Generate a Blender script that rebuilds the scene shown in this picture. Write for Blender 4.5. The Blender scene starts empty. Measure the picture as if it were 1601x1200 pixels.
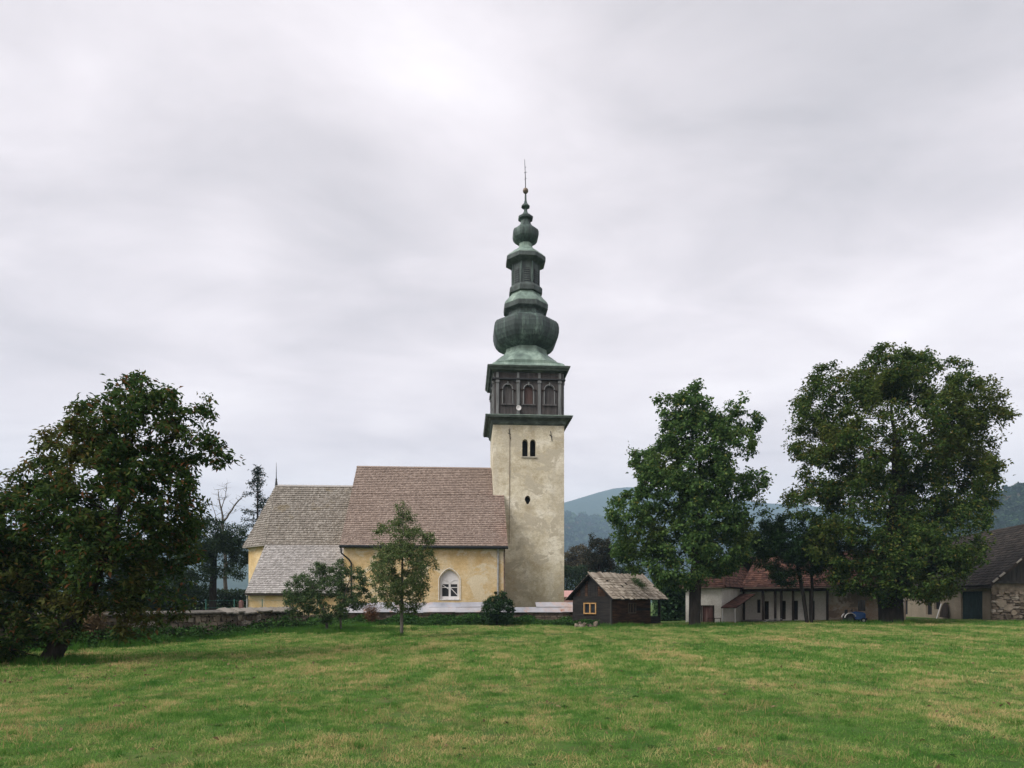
import bpy, bmesh, math, random
import numpy as np
from mathutils import Vector, Matrix, noise as mnoise
from mathutils.geometry import tessellate_polygon

R = math.radians
SC = bpy.context.scene
COL = SC.collection
F = 1067.33            # focal length in photograph pixels (24 mm on 36 mm, 1601 px wide)
HZ = 940.0             # photograph row of the horizon
CH = 1.6               # camera height

# ------------------------------------------------------------------ camera
cam_d = bpy.data.cameras.new('camera'); cam = bpy.data.objects.new('camera', cam_d); COL.objects.link(cam)
cam.location = (0, 0, CH); cam.rotation_euler = (R(90), 0, 0)
cam_d.sensor_width = 36; cam_d.lens = 24; cam_d.shift_y = (HZ - 600) / 1601
cam_d.clip_start = 0.1; cam_d.clip_end = 20000
SC.camera = cam

# ------------------------------------------------------------------ sky and sun
SUN_AZ, SUN_EL = R(-128), R(45)      # azimuth measured from the view direction, clockwise
sd = Vector((math.sin(SUN_AZ) * math.cos(SUN_EL), math.cos(SUN_AZ) * math.cos(SUN_EL), math.sin(SUN_EL)))
W = bpy.data.worlds.new('World'); SC.world = W; W.use_nodes = True
nt = W.node_tree; nt.nodes.clear(); L = nt.links.new
def N(t, tree=None, **kw):
    n = (tree or nt).nodes.new(t)
    for k, v in kw.items(): setattr(n, k, v)
    return n
out = N('ShaderNodeOutputWorld')
sky = N('ShaderNodeTexSky', sky_type='NISHITA'); sky.sun_disc = False
sky.sun_elevation = SUN_EL; sky.sun_rotation = SUN_AZ; sky.air_density = 1; sky.dust_density = 3
bg1 = N('ShaderNodeBackground'); bg1.inputs[1].default_value = 0.1; L(sky.outputs[0], bg1.inputs[0])
tc = N('ShaderNodeTexCoord')
nrm = N('ShaderNodeVectorMath', operation='NORMALIZE'); L(tc.outputs['Generated'], nrm.inputs[0])
sep = N('ShaderNodeSeparateXYZ'); L(nrm.outputs[0], sep.inputs[0])
def math_n(op, a, b=None, tree=None):
    n = N('ShaderNodeMath', tree, operation=op); t = tree or nt
    for i, v in enumerate((a, b)):
        if v is None: continue
        if isinstance(v, (int, float)): n.inputs[i].default_value = v
        else: t.links.new(v, n.inputs[i])
    return n.outputs[0]
zc = math_n('ADD', math_n('MAXIMUM', sep.outputs[2], 0.0), 0.16)
comb = N('ShaderNodeCombineXYZ')
L(math_n('DIVIDE', sep.outputs[0], zc), comb.inputs[0]); L(math_n('DIVIDE', sep.outputs[1], zc), comb.inputs[1])
def cloud(scale, detail, rough, off, sx=1.0, sy=1.0, rot=0.0, dist=0.0):
    m = N('ShaderNodeMapping'); m.inputs['Location'].default_value = off; m.inputs['Scale'].default_value = (sx, sy, 1); m.inputs['Rotation'].default_value = (0, 0, rot)
    L(comb.outputs[0], m.inputs[0])
    n = N('ShaderNodeTexNoise'); n.inputs['Scale'].default_value = scale; n.inputs['Detail'].default_value = detail
    n.inputs['Roughness'].default_value = rough; n.inputs['Distortion'].default_value = dist
    L(m.outputs[0], n.inputs['Vector']); return n.outputs[0]
CL_A = cloud(0.85, 5, 0.5, (9.5, 5.1, 0), 0.9, 1.1, R(-24), 0.4)
CL_B = cloud(2.3, 6, 0.6, (1.4, 2.2, 0), 0.75, 1.15, R(-24), 0.5)
CL_C = cloud(6.0, 6, 0.62, (5.4, 0.2, 0), 0.5, 1.2, R(-10), 0.6)
cs = math_n('ADD', math_n('ADD', math_n('MULTIPLY', CL_A, 0.46), math_n('MULTIPLY', CL_B, 0.34)), math_n('MULTIPLY', CL_C, 0.07))
cs = math_n('ADD', cs, -0.012)
# thin place in the cloud cover high above the church
def glow(px, py, width, amp):
    v = Vector(((px - 800.5), F, (HZ - py))).normalized()
    d = N('ShaderNodeVectorMath', operation='DOT_PRODUCT'); L(nrm.outputs[0], d.inputs[0]); d.inputs[1].default_value = v
    e = math_n('POWER', 2.71828, math_n('DIVIDE', math_n('SUBTRACT', d.outputs['Value'], 1.0), width))
    return math_n('MULTIPLY', e, amp)
g = math_n('ADD', math_n('ADD', glow(720, 140, 0.009, 0.07), glow(740, 120, 0.05, 0.02)), math_n('ADD', glow(370, 400, 0.0016, 0.07), glow(130, 95, 0.0003, 0.04)))
g = math_n('ADD', g, math_n('ADD', glow(330, 560, 0.006, 0.05), glow(1500, 560, 0.02, 0.03)))
for gp in ((250, 600, 0.012, 0.05), (640, 600, 0.006, 0.05), (450, 690, 0.004, 0.05), (1000, 570, 0.008, 0.045), (1450, 490, 0.015, 0.03), (420, 480, 0.006, -0.045), (1300, 320, 0.02, -0.045), (1120, 70, 0.02, -0.045), (120, 10, 0.03, -0.035), (980, 470, 0.006, -0.03), (650, 380, 0.012, -0.03)):
    g = math_n('ADD', g, glow(*gp))
g = math_n('ADD', g, math_n('ADD', glow(40, 460, 0.012, -0.085), glow(1500, 200, 0.035, -0.045)))
low = math_n('POWER', 2.71828, math_n('MULTIPLY', math_n('MAXIMUM', sep.outputs[2], 0.0), -4.2))
cf = math_n('ADD', math_n('ADD', cs, g), math_n('MULTIPLY', low, 0.42))
rp = N('ShaderNodeValToRGB'); L(cf, rp.inputs[0])
els = rp.color_ramp.elements
SKYK = 0.335
els[0].position = 0.28; els[0].color = (0.62 * SKYK, 0.585 * SKYK, 0.60 * SKYK, 1)
els[1].position = 0.66; els[1].color = (1.40 * SKYK, 1.33 * SKYK, 1.35 * SKYK, 1)
e = els.new(0.455); e.color = (0.97 * SKYK, 0.90 * SKYK, 0.925 * SKYK, 1)
e = els.new(0.535); e.color = (1.15 * SKYK, 1.07 * SKYK, 1.10 * SKYK, 1)
bg2 = N('ShaderNodeBackground'); bg2.inputs[1].default_value = 1.0; warm = N('ShaderNodeMix', data_type='RGBA', blend_type='MULTIPLY'); L(low, warm.inputs[0]); L(rp.outputs[0], warm.inputs[6]); warm.inputs[7].default_value = (1.20, 1.05, 0.97, 1)
L(warm.outputs[2], bg2.inputs[0])
mixs = N('ShaderNodeMixShader'); mixs.inputs[0].default_value = 0.96
L(bg1.outputs[0], mixs.inputs[1]); L(bg2.outputs[0], mixs.inputs[2]); L(mixs.outputs[0], out.inputs[0])

sun_d = bpy.data.lights.new('sun', 'SUN'); sun = bpy.data.objects.new('sun', sun_d); COL.objects.link(sun)
sun_d.energy = 1.5; sun_d.angle = R(32); sun_d.color = (1.0, 0.965, 0.92)
sun.rotation_euler = sd.to_track_quat('Z', 'Y').to_euler()

SC.view_settings.view_transform = 'Standard'; SC.view_settings.look = 'None'
SC.view_settings.exposure = 1.5; SC.view_settings.gamma = 1.0; SC.view_settings.use_curve_mapping = False
SC.cycles.use_denoising = True
SC.cycles.max_bounces = 6; SC.cycles.transparent_max_bounces = 8; SC.cycles.volume_bounces = 0

# ------------------------------------------------------------------ helpers
rng = np.random.default_rng(7)
random.seed(7)
def tag(o, label=None, cat=None, group=None, kind=None):
    if label: o['label'] = label
    if cat: o['category'] = cat
    if group: o['group'] = group
    if kind: o['kind'] = kind
    return o
def P(px, py, d):
    return Vector(((px - 800.5) / F * d, d, CH + (HZ - py) / F * d))
def zat(py, d): return CH + (HZ - py) / F * d
def smooth(t): t = min(1, max(0, t)); return t * t * (3 - 2 * t)
def gz(x, y):
    r = 0.3 * smooth((x - 6) / 22) * smooth((y - 22) / 20)
    l = -0.12 * smooth((-x - 4) / 10) * smooth((y - 6) / 12) * (1 - smooth((y - 26) / 14))
    b = 0.035 * math.sin(x * 0.55 + 1.3) * math.sin(y * 0.42 + 0.4) + 0.02 * math.sin(x * 1.3 + y * 0.7)
    return r + l + b * (1 - smooth((abs(x) + y - 70) / 60))
def empty(name, loc):
    o = bpy.data.objects.new(name, None); COL.objects.link(o); o.location = loc; o.empty_display_size = 0.3; return o
def root_of(o):
    while o.parent: o = o.parent
    return o
class MB:
    """collects faces in world coordinates"""
    def __init__(s): s.v = []; s.f = []
    def quad(s, *pts):
        n = len(s.v); s.v += [tuple(p) for p in pts]; s.f.append(tuple(range(n, n + len(pts)))); return s
    def hexa(s, p, open_bottom=False):
        n = len(s.v); s.v += [tuple(q) for q in p]
        fs = [(4, 5, 6, 7), (0, 1, 5, 4), (1, 2, 6, 5), (2, 3, 7, 6), (3, 0, 4, 7)]
        if not open_bottom: fs.append((3, 2, 1, 0))
        s.f += [tuple(n + i for i in f) for f in fs]; return s
    def box(s, c, X, Y, Z):
        """c = centre, X, Y, Z = half-extent vectors"""
        c, X, Y, Z = Vector(c), Vector(X), Vector(Y), Vector(Z)
        return s.hexa([c - X - Y - Z, c + X - Y - Z, c + X + Y - Z, c - X + Y - Z, c - X - Y + Z, c + X - Y + Z, c + X + Y + Z, c - X + Y + Z])
    def prism(s, poly, d):
        """poly = planar ring of points, d = extrusion vector"""
        poly = [Vector(p) for p in poly]; d = Vector(d); n = len(s.v); k = len(poly)
        s.v += [tuple(p) for p in poly] + [tuple(p + d) for p in poly]
        s.f.append(tuple(range(n + k - 1, n - 1, -1))); s.f.append(tuple(range(n + k, n + 2 * k)))
        for i in range(k):
            j = (i + 1) % k; s.f.append((n + i, n + j, n + k + j, n + k + i))
        return s
    def tube(s, pts, rad, seg=6, caps=True):
        pts = [Vector(p) for p in pts]; n0 = len(s.v)
        rad = rad if isinstance(rad, (list, tuple)) else [rad] * len(pts)
        ref = None
        for i, p in enumerate(pts):
            t = (pts[min(i + 1, len(pts) - 1)] - pts[max(i - 1, 0)]).normalized()
            if ref is None: ref = t.orthogonal().normalized()
            ref = (ref - t * ref.dot(t)).normalized(); b = t.cross(ref)
            for k in range(seg):
                a = 2 * math.pi * k / seg; s.v.append(tuple(p + (ref * math.cos(a) + b * math.sin(a)) * rad[i]))
        for i in range(len(pts) - 1):
            for k in range(seg):
                a = n0 + i * seg + k; b_ = n0 + i * seg + (k + 1) % seg; s.f.append((a, b_, b_ + seg, a + seg))
        if caps:
            s.f.append(tuple(n0 + k for k in range(seg - 1, -1, -1))); e0 = n0 + (len(pts) - 1) * seg
            s.f.append(tuple(e0 + k for k in range(seg)))
        return s
    def rings(s, rings, cap0=True, cap1=True):
        n0 = len(s.v); k = len(rings[0])
        for r in rings: s.v += [tuple(p) for p in r]
        for i in range(len(rings) - 1):
            for j in range(k):
                a = n0 + i * k + j; b = n0 + i * k + (j + 1) % k; s.f.append((a, b, b + k, a + k))
        if cap0: s.f.append(tuple(n0 + j for j in range(k - 1, -1, -1)))
        if cap1: s.f.append(tuple(n0 + (len(rings) - 1) * k + j for j in range(k)))
        return s
    def panel(s, o, U, V, outer, holes, reveal):
        """flat sheet o + a*U + b*V with openings; reveal = vector into the wall for the opening sides"""
        o, U, V, rv = Vector(o), Vector(U), Vector(V), Vector(reveal)
        loops = [outer] + list(holes)
        tri = tessellate_polygon([[Vector((a, b, 0)) for a, b in lp] for lp in loops])
        flat = [q for lp in loops for q in lp]; n = len(s.v)
        s.v += [tuple(o + U * a + V * b) for a, b in flat]
        s.f += [tuple(n + i for i in t) for t in tri]
        for h in holes:
            m = len(s.v); k = len(h)
            s.v += [tuple(o + U * a + V * b) for a, b in h] + [tuple(o + U * a + V * b + rv) for a, b in h]
            for i in range(k):
                j = (i + 1) % k; s.f.append((m + i, m + j, m + k + j, m + k + i))
        return s
    def build(s, name, mat, parent=None, smooth_=False, fix=True, kind=None):
        off = Vector((0, 0, 0))
        if parent is not None:
            r = root_of(parent); off = r.location.copy()
        me = bpy.data.meshes.new(name)
        me.from_pydata([(p[0] - off.x, p[1] - off.y, p[2] - off.z) for p in s.v], [], s.f)
        if fix:
            bm = bmesh.new(); bm.from_mesh(me); bmesh.ops.recalc_face_normals(bm, faces=bm.faces); bm.to_mesh(me); bm.free()
        if smooth_: me.polygons.foreach_set('use_smooth', [True] * len(me.polygons))
        me.materials.append(mat)
        o = bpy.data.objects.new(name, me); COL.objects.link(o)
        if parent is not None: o.parent = parent
        if kind: o['kind'] = kind
        return o
def arr_mesh(name, V, Fq, mat, parent=None, kind=None, smooth_=False):
    """fast mesh from numpy arrays; Fq rows of equal length"""
    off = np.array(root_of(parent).location) if parent is not None else np.zeros(3)
    me = bpy.data.meshes.new(name); V = np.asarray(V, dtype=np.float32) - off.astype(np.float32); Fq = np.asarray(Fq, dtype=np.int32)
    me.vertices.add(len(V)); me.vertices.foreach_set('co', V.ravel())
    k = Fq.shape[1]; me.loops.add(Fq.size); me.loops.foreach_set('vertex_index', Fq.ravel())
    me.polygons.add(len(Fq)); me.polygons.foreach_set('loop_start', np.arange(0, Fq.size, k, dtype=np.int32))
    me.update(calc_edges=True)
    if smooth_: me.polygons.foreach_set('use_smooth', [True] * len(me.polygons))
    me.materials.append(mat)
    o = bpy.data.objects.new(name, me); COL.objects.link(o)
    if parent is not None: o.parent = parent
    if kind: o['kind'] = kind
    return o

# ------------------------------------------------------------------ materials
class G:
    """small wrapper for a material node graph"""
    def __init__(s, name, rough=0.85, coord='Object', spec=0.3):
        s.m = bpy.data.materials.new(name); s.m.use_nodes = True; s.t = s.m.node_tree
        s.b = s.t.nodes['Principled BSDF']; s.b.inputs['Roughness'].default_value = rough
        s.b.inputs['Specular IOR Level'].default_value = spec
        s.tc = s.t.nodes.new('ShaderNodeTexCoord'); s.geo = s.t.nodes.new('ShaderNodeNewGeometry')
        s.vec = s.geo.outputs['Position']
    def link(s, a, b): s.t.links.new(a, b)
    def mp(s, scale, rot=(0, 0, 0)):
        m = s.t.nodes.new('ShaderNodeMapping'); m.inputs['Scale'].default_value = scale; m.inputs['Rotation'].default_value = rot
        s.link(s.vec, m.inputs[0]); return m.outputs[0]
    def noise(s, scale, detail=4, rough=0.55, st=(1, 1, 1), dist=0.0, rot=(0, 0, 0)):
        n = s.t.nodes.new('ShaderNodeTexNoise'); n.inputs['Scale'].default_value = scale; n.inputs['Detail'].default_value = detail
        n.inputs['Roughness'].default_value = rough; n.inputs['Distortion'].default_value = dist
        s.link(s.mp(st, rot), n.inputs['Vector']); return n.outputs[0]
    def rnd(s): return s.geo.outputs['Random Per Island']
    def oinfo(s):
        n = s.t.nodes.new('ShaderNodeObjectInfo'); return n.outputs['Random']
    def ramp(s, fac, stops, interp='LINEAR'):
        r = s.t.nodes.new('ShaderNodeValToRGB'); s.link(fac, r.inputs[0]); e = r.color_ramp.elements; r.color_ramp.interpolation = interp
        e[0].position, e[0].color = stops[0][0], (*stops[0][1], 1); e[1].position, e[1].color = stops[-1][0], (*stops[-1][1], 1)
        for p, c in stops[1:-1]:
            k = e.new(p); k.color = (*c, 1)
        return r.outputs[0]
    def fac(s, f, lo, hi):
        r = s.t.nodes.new('ShaderNodeMapRange'); r.inputs[1].default_value = lo; r.inputs[2].default_value = hi; s.link(f, r.inputs[0]); return r.outputs[0]
    def mix(s, f, a, b, mode='MIX'):
        m = s.t.nodes.new('ShaderNodeMix'); m.data_type = 'RGBA'; m.blend_type = mode
        for i, v in ((0, f), (6, a), (7, b)):
            if isinstance(v, (int, float)): m.inputs[i].default_value = v
            elif isinstance(v, tuple): m.inputs[i].default_value = (*v, 1)
            else: s.link(v, m.inputs[i])
        return m.outputs[2]
    def mul(s, a, b): return math_n('MULTIPLY', a, b, s.t)
    def add(s, a, b): return math_n('ADD', a, b, s.t)
    def col(s, c): s.link(c, s.b.inputs['Base Color']); return s
    def bump(s, h, strength=0.4, dist=0.02):
        b = s.t.nodes.new('ShaderNodeBump'); b.inputs['Strength'].default_value = strength; b.inputs['Distance'].default_value = dist
        s.link(h, b.inputs['Height']); s.link(b.outputs[0], s.b.inputs['Normal']); return s
    def zpos(s):
        x = s.t.nodes.new('ShaderNodeSeparateXYZ'); s.link(s.vec, x.inputs[0]); return x.outputs[2]
    def xpos(s):
        x = s.t.nodes.new('ShaderNodeSeparateXYZ'); s.link(s.vec, x.inputs[0]); return x.outputs[0]

MAT = {}
def plaster(name, base, light, dark, stain, patch=None):
    g = G(name, 0.92, spec=0.15)
    c = g.ramp(g.noise(0.7, 7, 0.68), [(0.36, dark), (0.5, base), (0.62, light)])
    c = g.mix(g.fac(g.noise(0.9, 5, 0.65, (1, 1, 0.16), 0.4), 0.5, 0.72), c, stain)
    c = g.mix(g.mul(g.fac(g.noise(3.2, 7, 0.75, (1, 1, 1.6)), 0.48, 0.68), 0.75), c, dark)
    c = g.mix(g.mul(g.fac(g.noise(5.5, 6, 0.75, (1, 1, 2.2)), 0.52, 0.7), 0.6), c, light)
    if patch: c = g.mix(g.fac(g.noise(0.62, 7, 0.66, (1, 1, 1.3), 0.6), 0.53, 0.565), c, patch)
    damp = g.fac(g.add(g.zpos(), g.mul(g.noise(0.8, 6, 0.7), -7.0)), 1.0, -3.2)      # rising damp, ragged upper edge
    c = g.mix(g.mul(damp, 0.5), c, tuple(x * 0.8 for x in dark))
    c = g.mix(g.mul(g.fac(g.noise(14, 4, 0.7), 0.4, 0.7), 0.30), c, (0.12, 0.10, 0.07))
    g.col(c).bump(g.add(g.noise(2.2, 6, 0.6), g.mul(g.noise(16, 4, 0.7), 0.3)), 0.5, 0.06); return g.m
MAT['tower_plaster'] = plaster('tower_plaster', (0.63, 0.57, 0.43), (0.75, 0.70, 0.58), (0.42, 0.355, 0.24), (0.52, 0.475, 0.38), (0.48, 0.43, 0.33))
MAT['nave_plaster'] = plaster('nave_plaster', (0.63, 0.46, 0.24), (0.71, 0.57, 0.36), (0.50, 0.345, 0.155), (0.60, 0.50, 0.335), (0.66, 0.565, 0.40))
MAT['house_plaster'] = plaster('house_plaster', (0.72, 0.70, 0.65), (0.80, 0.79, 0.76), (0.58, 0.55, 0.49), (0.62, 0.60, 0.56))
MAT['patchy_plaster'] = plaster('patchy_plaster', (0.55, 0.50, 0.42), (0.70, 0.69, 0.66), (0.36, 0.22, 0.13), (0.45, 0.41, 0.36), (0.22, 0.21, 0.20))
MAT['barn_plaster'] = plaster('barn_plaster', (0.34, 0.28, 0.21), (0.40, 0.34, 0.27), (0.25, 0.20, 0.15), (0.28, 0.25, 0.20))
MAT['pink_plaster'] = plaster('pink_plaster', (0.52, 0.28, 0.26), (0.58, 0.34, 0.31), (0.44, 0.24, 0.22), (0.46, 0.30, 0.27))

def shingle_mat(name, stops, tint=None, moss=None):
    g = G(name, 0.9, spec=0.15)
    c = g.ramp(g.rnd(), stops)
    c = g.mix(g.mul(g.fac(g.noise(0.35, 4, 0.6), 0.4, 0.65), 0.45), c, stops[0][1])
    if tint: c = g.mix(g.mul(g.fac(g.add(g.xpos(), g.mul(g.noise(0.5, 5, 0.6), 5.0)), tint[0], tint[1]), tint[3]), c, tint[2])
    if moss: c = g.mix(g.fac(g.noise(moss[0], 5, 0.65), moss[1], moss[1] + 0.12), c, moss[2])
    g.col(c).bump(g.noise(30, 3, 0.6, (1, 1, 1)), 0.3, 0.01); return g.m
MAT['nave_shingle'] = shingle_mat('nave_shingle', [(0, (0.19, 0.145, 0.12)), (0.5, (0.245, 0.19, 0.158)), (1, (0.31, 0.245, 0.205))], (0.5, 5.5, (0.26, 0.125, 0.085), 0.6))
MAT['chancel_shingle'] = shingle_mat('chancel_shingle', [(0, (0.16, 0.142, 0.12)), (0.5, (0.225, 0.20, 0.172)), (1, (0.31, 0.285, 0.25))], None, (0.7, 0.6, (0.20, 0.165, 0.11)))
MAT['annex_shingle'] = shingle_mat('annex_shingle', [(0, (0.25, 0.235, 0.22)), (0.5, (0.335, 0.315, 0.30)), (1, (0.43, 0.41, 0.39))])
MAT['hut_shingle'] = shingle_mat('hut_shingle', [(0, (0.19, 0.155, 0.12)), (0.5, (0.36, 0.31, 0.25)), (1, (0.52, 0.46, 0.385))], None, (0.9, 0.60, (0.10, 0.088, 0.066)))
MAT['red_tile'] = shingle_mat('red_tile', [(0, (0.05, 0.026, 0.021)), (0.5, (0.092, 0.044, 0.034)), (1, (0.155, 0.08, 0.056))])
MAT['barn_tile'] = shingle_mat('barn_tile', [(0, (0.018, 0.0155, 0.0135)), (0.5, (0.031, 0.026, 0.022)), (1, (0.055, 0.045, 0.037))], None, (0.6, 0.64, (0.17, 0.15, 0.12)))
MAT['slab_coping'] = shingle_mat('slab_coping', [(0, (0.16, 0.145, 0.12)), (0.5, (0.30, 0.275, 0.24)), (1, (0.44, 0.41, 0.37))], None, (1.6, 0.58, (0.07, 0.075, 0.045)))

def wood(name, a, b, c, sc=6, st=(1, 1, 0.12), bump=0.4):
    g = G(name, 0.88, spec=0.2)
    k = g.ramp(g.noise(sc, 6, 0.65, st, 0.3), [(0.3, a), (0.5, b), (0.72, c)])
    k = g.mix(g.mul(g.oinfo(), 0.35), k, a)
    g.col(k).bump(g.noise(sc * 3, 4, 0.6, st), bump, 0.02); return g.m
MAT['hut_wood'] = wood('hut_wood', (0.010, 0.0095, 0.0095), (0.021, 0.019, 0.018), (0.043, 0.037, 0.032), 5, (0.25, 0.25, 2.5))
MAT['hut_wood_red'] = wood('hut_wood_red', (0.014, 0.009, 0.007), (0.045, 0.023, 0.014), (0.12, 0.06, 0.033), 3, (0.3, 0.3, 2.5))
MAT['barn_board'] = wood('barn_board', (0.022, 0.021, 0.02), (0.04, 0.037, 0.034), (0.065, 0.06, 0.054), 5)
MAT['grey_wood'] = wood('grey_wood', (0.09, 0.09, 0.09), (0.16, 0.165, 0.165), (0.26, 0.265, 0.265), 7)
MAT['gallery_wood'] = wood('gallery_wood', (0.032, 0.029, 0.028), (0.066, 0.058, 0.055), (0.12, 0.105, 0.10), 5)
MAT['niche_wood'] = wood('niche_wood', (0.05, 0.046, 0.046), (0.085, 0.078, 0.077), (0.13, 0.12, 0.118), 6)
MAT['niche_red'] = wood('niche_red', (0.06, 0.038, 0.034), (0.095, 0.060, 0.053), (0.14, 0.092, 0.08), 6)
MAT['yellow_frame'] = wood('yellow_frame', (0.30, 0.16, 0.06), (0.40, 0.235, 0.095), (0.50, 0.34, 0.18), 9, (1, 1, 1))
MAT['dark_timber'] = wood('dark_timber', (0.018, 0.014, 0.012), (0.035, 0.026, 0.021), (0.06, 0.045, 0.035), 6)
MAT['brown_door'] = wood('brown_door', (0.07, 0.035, 0.03), (0.14, 0.075, 0.066), (0.26, 0.18, 0.16), 4)
MAT['green_door'] = wood('green_door', (0.012, 0.024, 0.024), (0.022, 0.042, 0.042), (0.035, 0.06, 0.058), 5)
MAT['white_paint'] = wood('white_paint', (0.48, 0.46, 0.45), (0.64, 0.62, 0.62), (0.72, 0.71, 0.71), 3, (1, 1, 0.4), 0.2)
MAT['bark'] = wood('bark', (0.011, 0.009, 0.0075), (0.022, 0.0185, 0.0155), (0.045, 0.038, 0.032), 9, (1, 1, 0.18), 1.0)
MAT['bark_pale'] = wood('bark_pale', (0.05, 0.045, 0.038), (0.11, 0.10, 0.085), (0.19, 0.175, 0.15), 12, (1, 1, 0.25), 0.9)

g = G('copper', 0.62, spec=0.35)
c = g.ramp(g.noise(1.1, 6, 0.65, (1, 1, 0.22), 0.3), [(0.34, (0.018, 0.026, 0.024)), (0.52, (0.052, 0.078, 0.068)), (0.72, (0.19, 0.27, 0.225))])
c = g.mix(g.fac(g.noise(5.0, 5, 0.7, (1, 1, 0.14)), 0.44, 0.66), c, (0.022, 0.029, 0.028))
g.col(c).bump(g.noise(3, 5, 0.6), 0.25, 0.05); MAT['copper'] = g.m
g = G('copper_pale', 0.62, spec=0.35)
c = g.ramp(g.noise(1.4, 6, 0.6, (1, 1, 0.25), 0.3), [(0.30, (0.075, 0.105, 0.09)), (0.5, (0.155, 0.215, 0.18)), (0.70, (0.29, 0.37, 0.31))])
c = g.mix(g.fac(g.noise(4.5, 5, 0.7, (1, 1, 0.2)), 0.52, 0.78), c, (0.07, 0.095, 0.085))
g.col(c).bump(g.noise(3, 5, 0.6), 0.25, 0.05); MAT['copper_pale'] = g.m
g = G('cornice_copper', 0.7, spec=0.3)
c = g.ramp(g.noise(1.3, 6, 0.65, (1, 1, 2.5), 0.2), [(0.3, (0.03, 0.038, 0.035)), (0.5, (0.062, 0.076, 0.066)), (0.72, (0.13, 0.165, 0.14))])
g.col(c); MAT['cornice_copper'] = g.m
g = G('lantern_copper', 0.7, spec=0.3)
c = g.ramp(g.noise(2.6, 6, 0.65, (1, 1, 0.4), 0.2), [(0.3, (0.028, 0.034, 0.033)), (0.5, (0.055, 0.068, 0.064)), (0.72, (0.10, 0.125, 0.115))])
g.col(c).bump(g.noise(8, 4, 0.6), 0.3, 0.04); MAT['lantern_copper'] = g.m

def flat(name, col, rough=0.6, metal=0.0, var=0.25, sc=4):
    g = G(name, rough)
    g.b.inputs['Metallic'].default_value = metal
    d = tuple(x * (1 - var) for x in col); l = tuple(min(1, x * (1 + var)) for x in col)
    g.col(g.ramp(g.noise(sc, 5, 0.6), [(0.3, d), (0.7, l)])); return g.m
MAT['black_metal'] = flat('black_metal', (0.02, 0.022, 0.024), 0.5)
MAT['gutter'] = flat('gutter', (0.012, 0.015, 0.016), 0.75)
MAT['pipe_grey'] = flat('pipe_grey', (0.28, 0.28, 0.27), 0.5)
MAT['rusty_pipe'] = flat('rusty_pipe', (0.13, 0.09, 0.065), 0.7, var=0.5)
MAT['gilt'] = flat('gilt', (0.16, 0.12, 0.085), 0.5, 0.2)
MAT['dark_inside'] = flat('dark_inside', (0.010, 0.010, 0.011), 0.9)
MAT['glass'] = flat('glass', (0.018, 0.020, 0.024), 0.12)
MAT['stone_trim'] = flat('stone_trim', (0.36, 0.33, 0.27), 0.9)
MAT['mortar'] = flat('mortar', (0.14, 0.115, 0.085), 0.95, var=0.5, sc=3)
MAT['concrete'] = flat('concrete', (0.16, 0.15, 0.14), 0.95, var=0.4)
MAT['tyre'] = flat('tyre', (0.012, 0.012, 0.013), 0.85)
MAT['blue_paint'] = flat('blue_paint', (0.016, 0.07, 0.22), 0.45, var=0.3)
MAT['steel'] = flat('steel', (0.45, 0.45, 0.45), 0.4, 0.6)
MAT['fence_green'] = flat('fence_green', (0.03, 0.12, 0.10), 0.5)
MAT['old_board'] = wood('old_board', (0.06, 0.055, 0.045), (0.11, 0.10, 0.085), (0.19, 0.175, 0.15), 5, (1, 1, 1))
MAT['weathered_brown'] = wood('weathered_brown', (0.05, 0.038, 0.028), (0.085, 0.064, 0.046), (0.13, 0.10, 0.075), 8)
MAT['weathered_board'] = wood('weathered_board', (0.20, 0.18, 0.16), (0.32, 0.29, 0.26), (0.42, 0.39, 0.36), 6)
g = G('stone', 0.92, spec=0.15)
c = g.ramp(g.oinfo(), [(0, (0.07, 0.055, 0.042)), (0.4, (0.15, 0.12, 0.09)), (0.8, (0.23, 0.185, 0.14)), (1, (0.36, 0.32, 0.27))])
c = g.mix(g.mul(g.fac(g.noise(5, 5, 0.65), 0.4, 0.7), 0.6), c, (0.10, 0.085, 0.065))
g.col(c).bump(g.noise(9, 5, 0.65), 0.6, 0.03); MAT['stone'] = g.m
g = G('stone_mass', 0.92, spec=0.15)
c = g.ramp(g.rnd(), [(0, (0.07, 0.055, 0.042)), (0.4, (0.15, 0.115, 0.085)), (0.75, (0.21, 0.155, 0.115)), (1, (0.30, 0.26, 0.21))])
c = g.mix(g.mul(g.fac(g.noise(5, 5, 0.65), 0.4, 0.7), 0.6), c, (0.09, 0.075, 0.06))
g.col(c).bump(g.noise(9, 5, 0.65), 0.6, 0.03); MAT['stone_mass'] = g.m
g = G('sheet_metal', 0.42, spec=0.5)
c = g.ramp(g.noise(0.8, 5, 0.6, (1, 1, 1)), [(0.3, (0.18, 0.19, 0.21)), (0.55, (0.31, 0.32, 0.355)), (0.75, (0.44, 0.44, 0.47))])
c = g.mix(g.mul(g.oinfo(), 0.3), c, (0.50, 0.44, 0.40))
c = g.mix(g.mul(g.fac(g.noise(0.8, 6, 0.7, (1, 1, 0.6)), 0.52, 0.66), 0.8), c, (0.42, 0.29, 0.23))
c = g.mix(g.fac(g.noise(1.6, 6, 0.7, (1, 1, 0.6)), 0.60, 0.70), c, (0.28, 0.12, 0.07))
g.b.inputs['Metallic'].default_value = 0.15
g.col(c).bump(g.noise(2.5, 3, 0.5), 0.2, 0.04); MAT['sheet_metal'] = g.m

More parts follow.
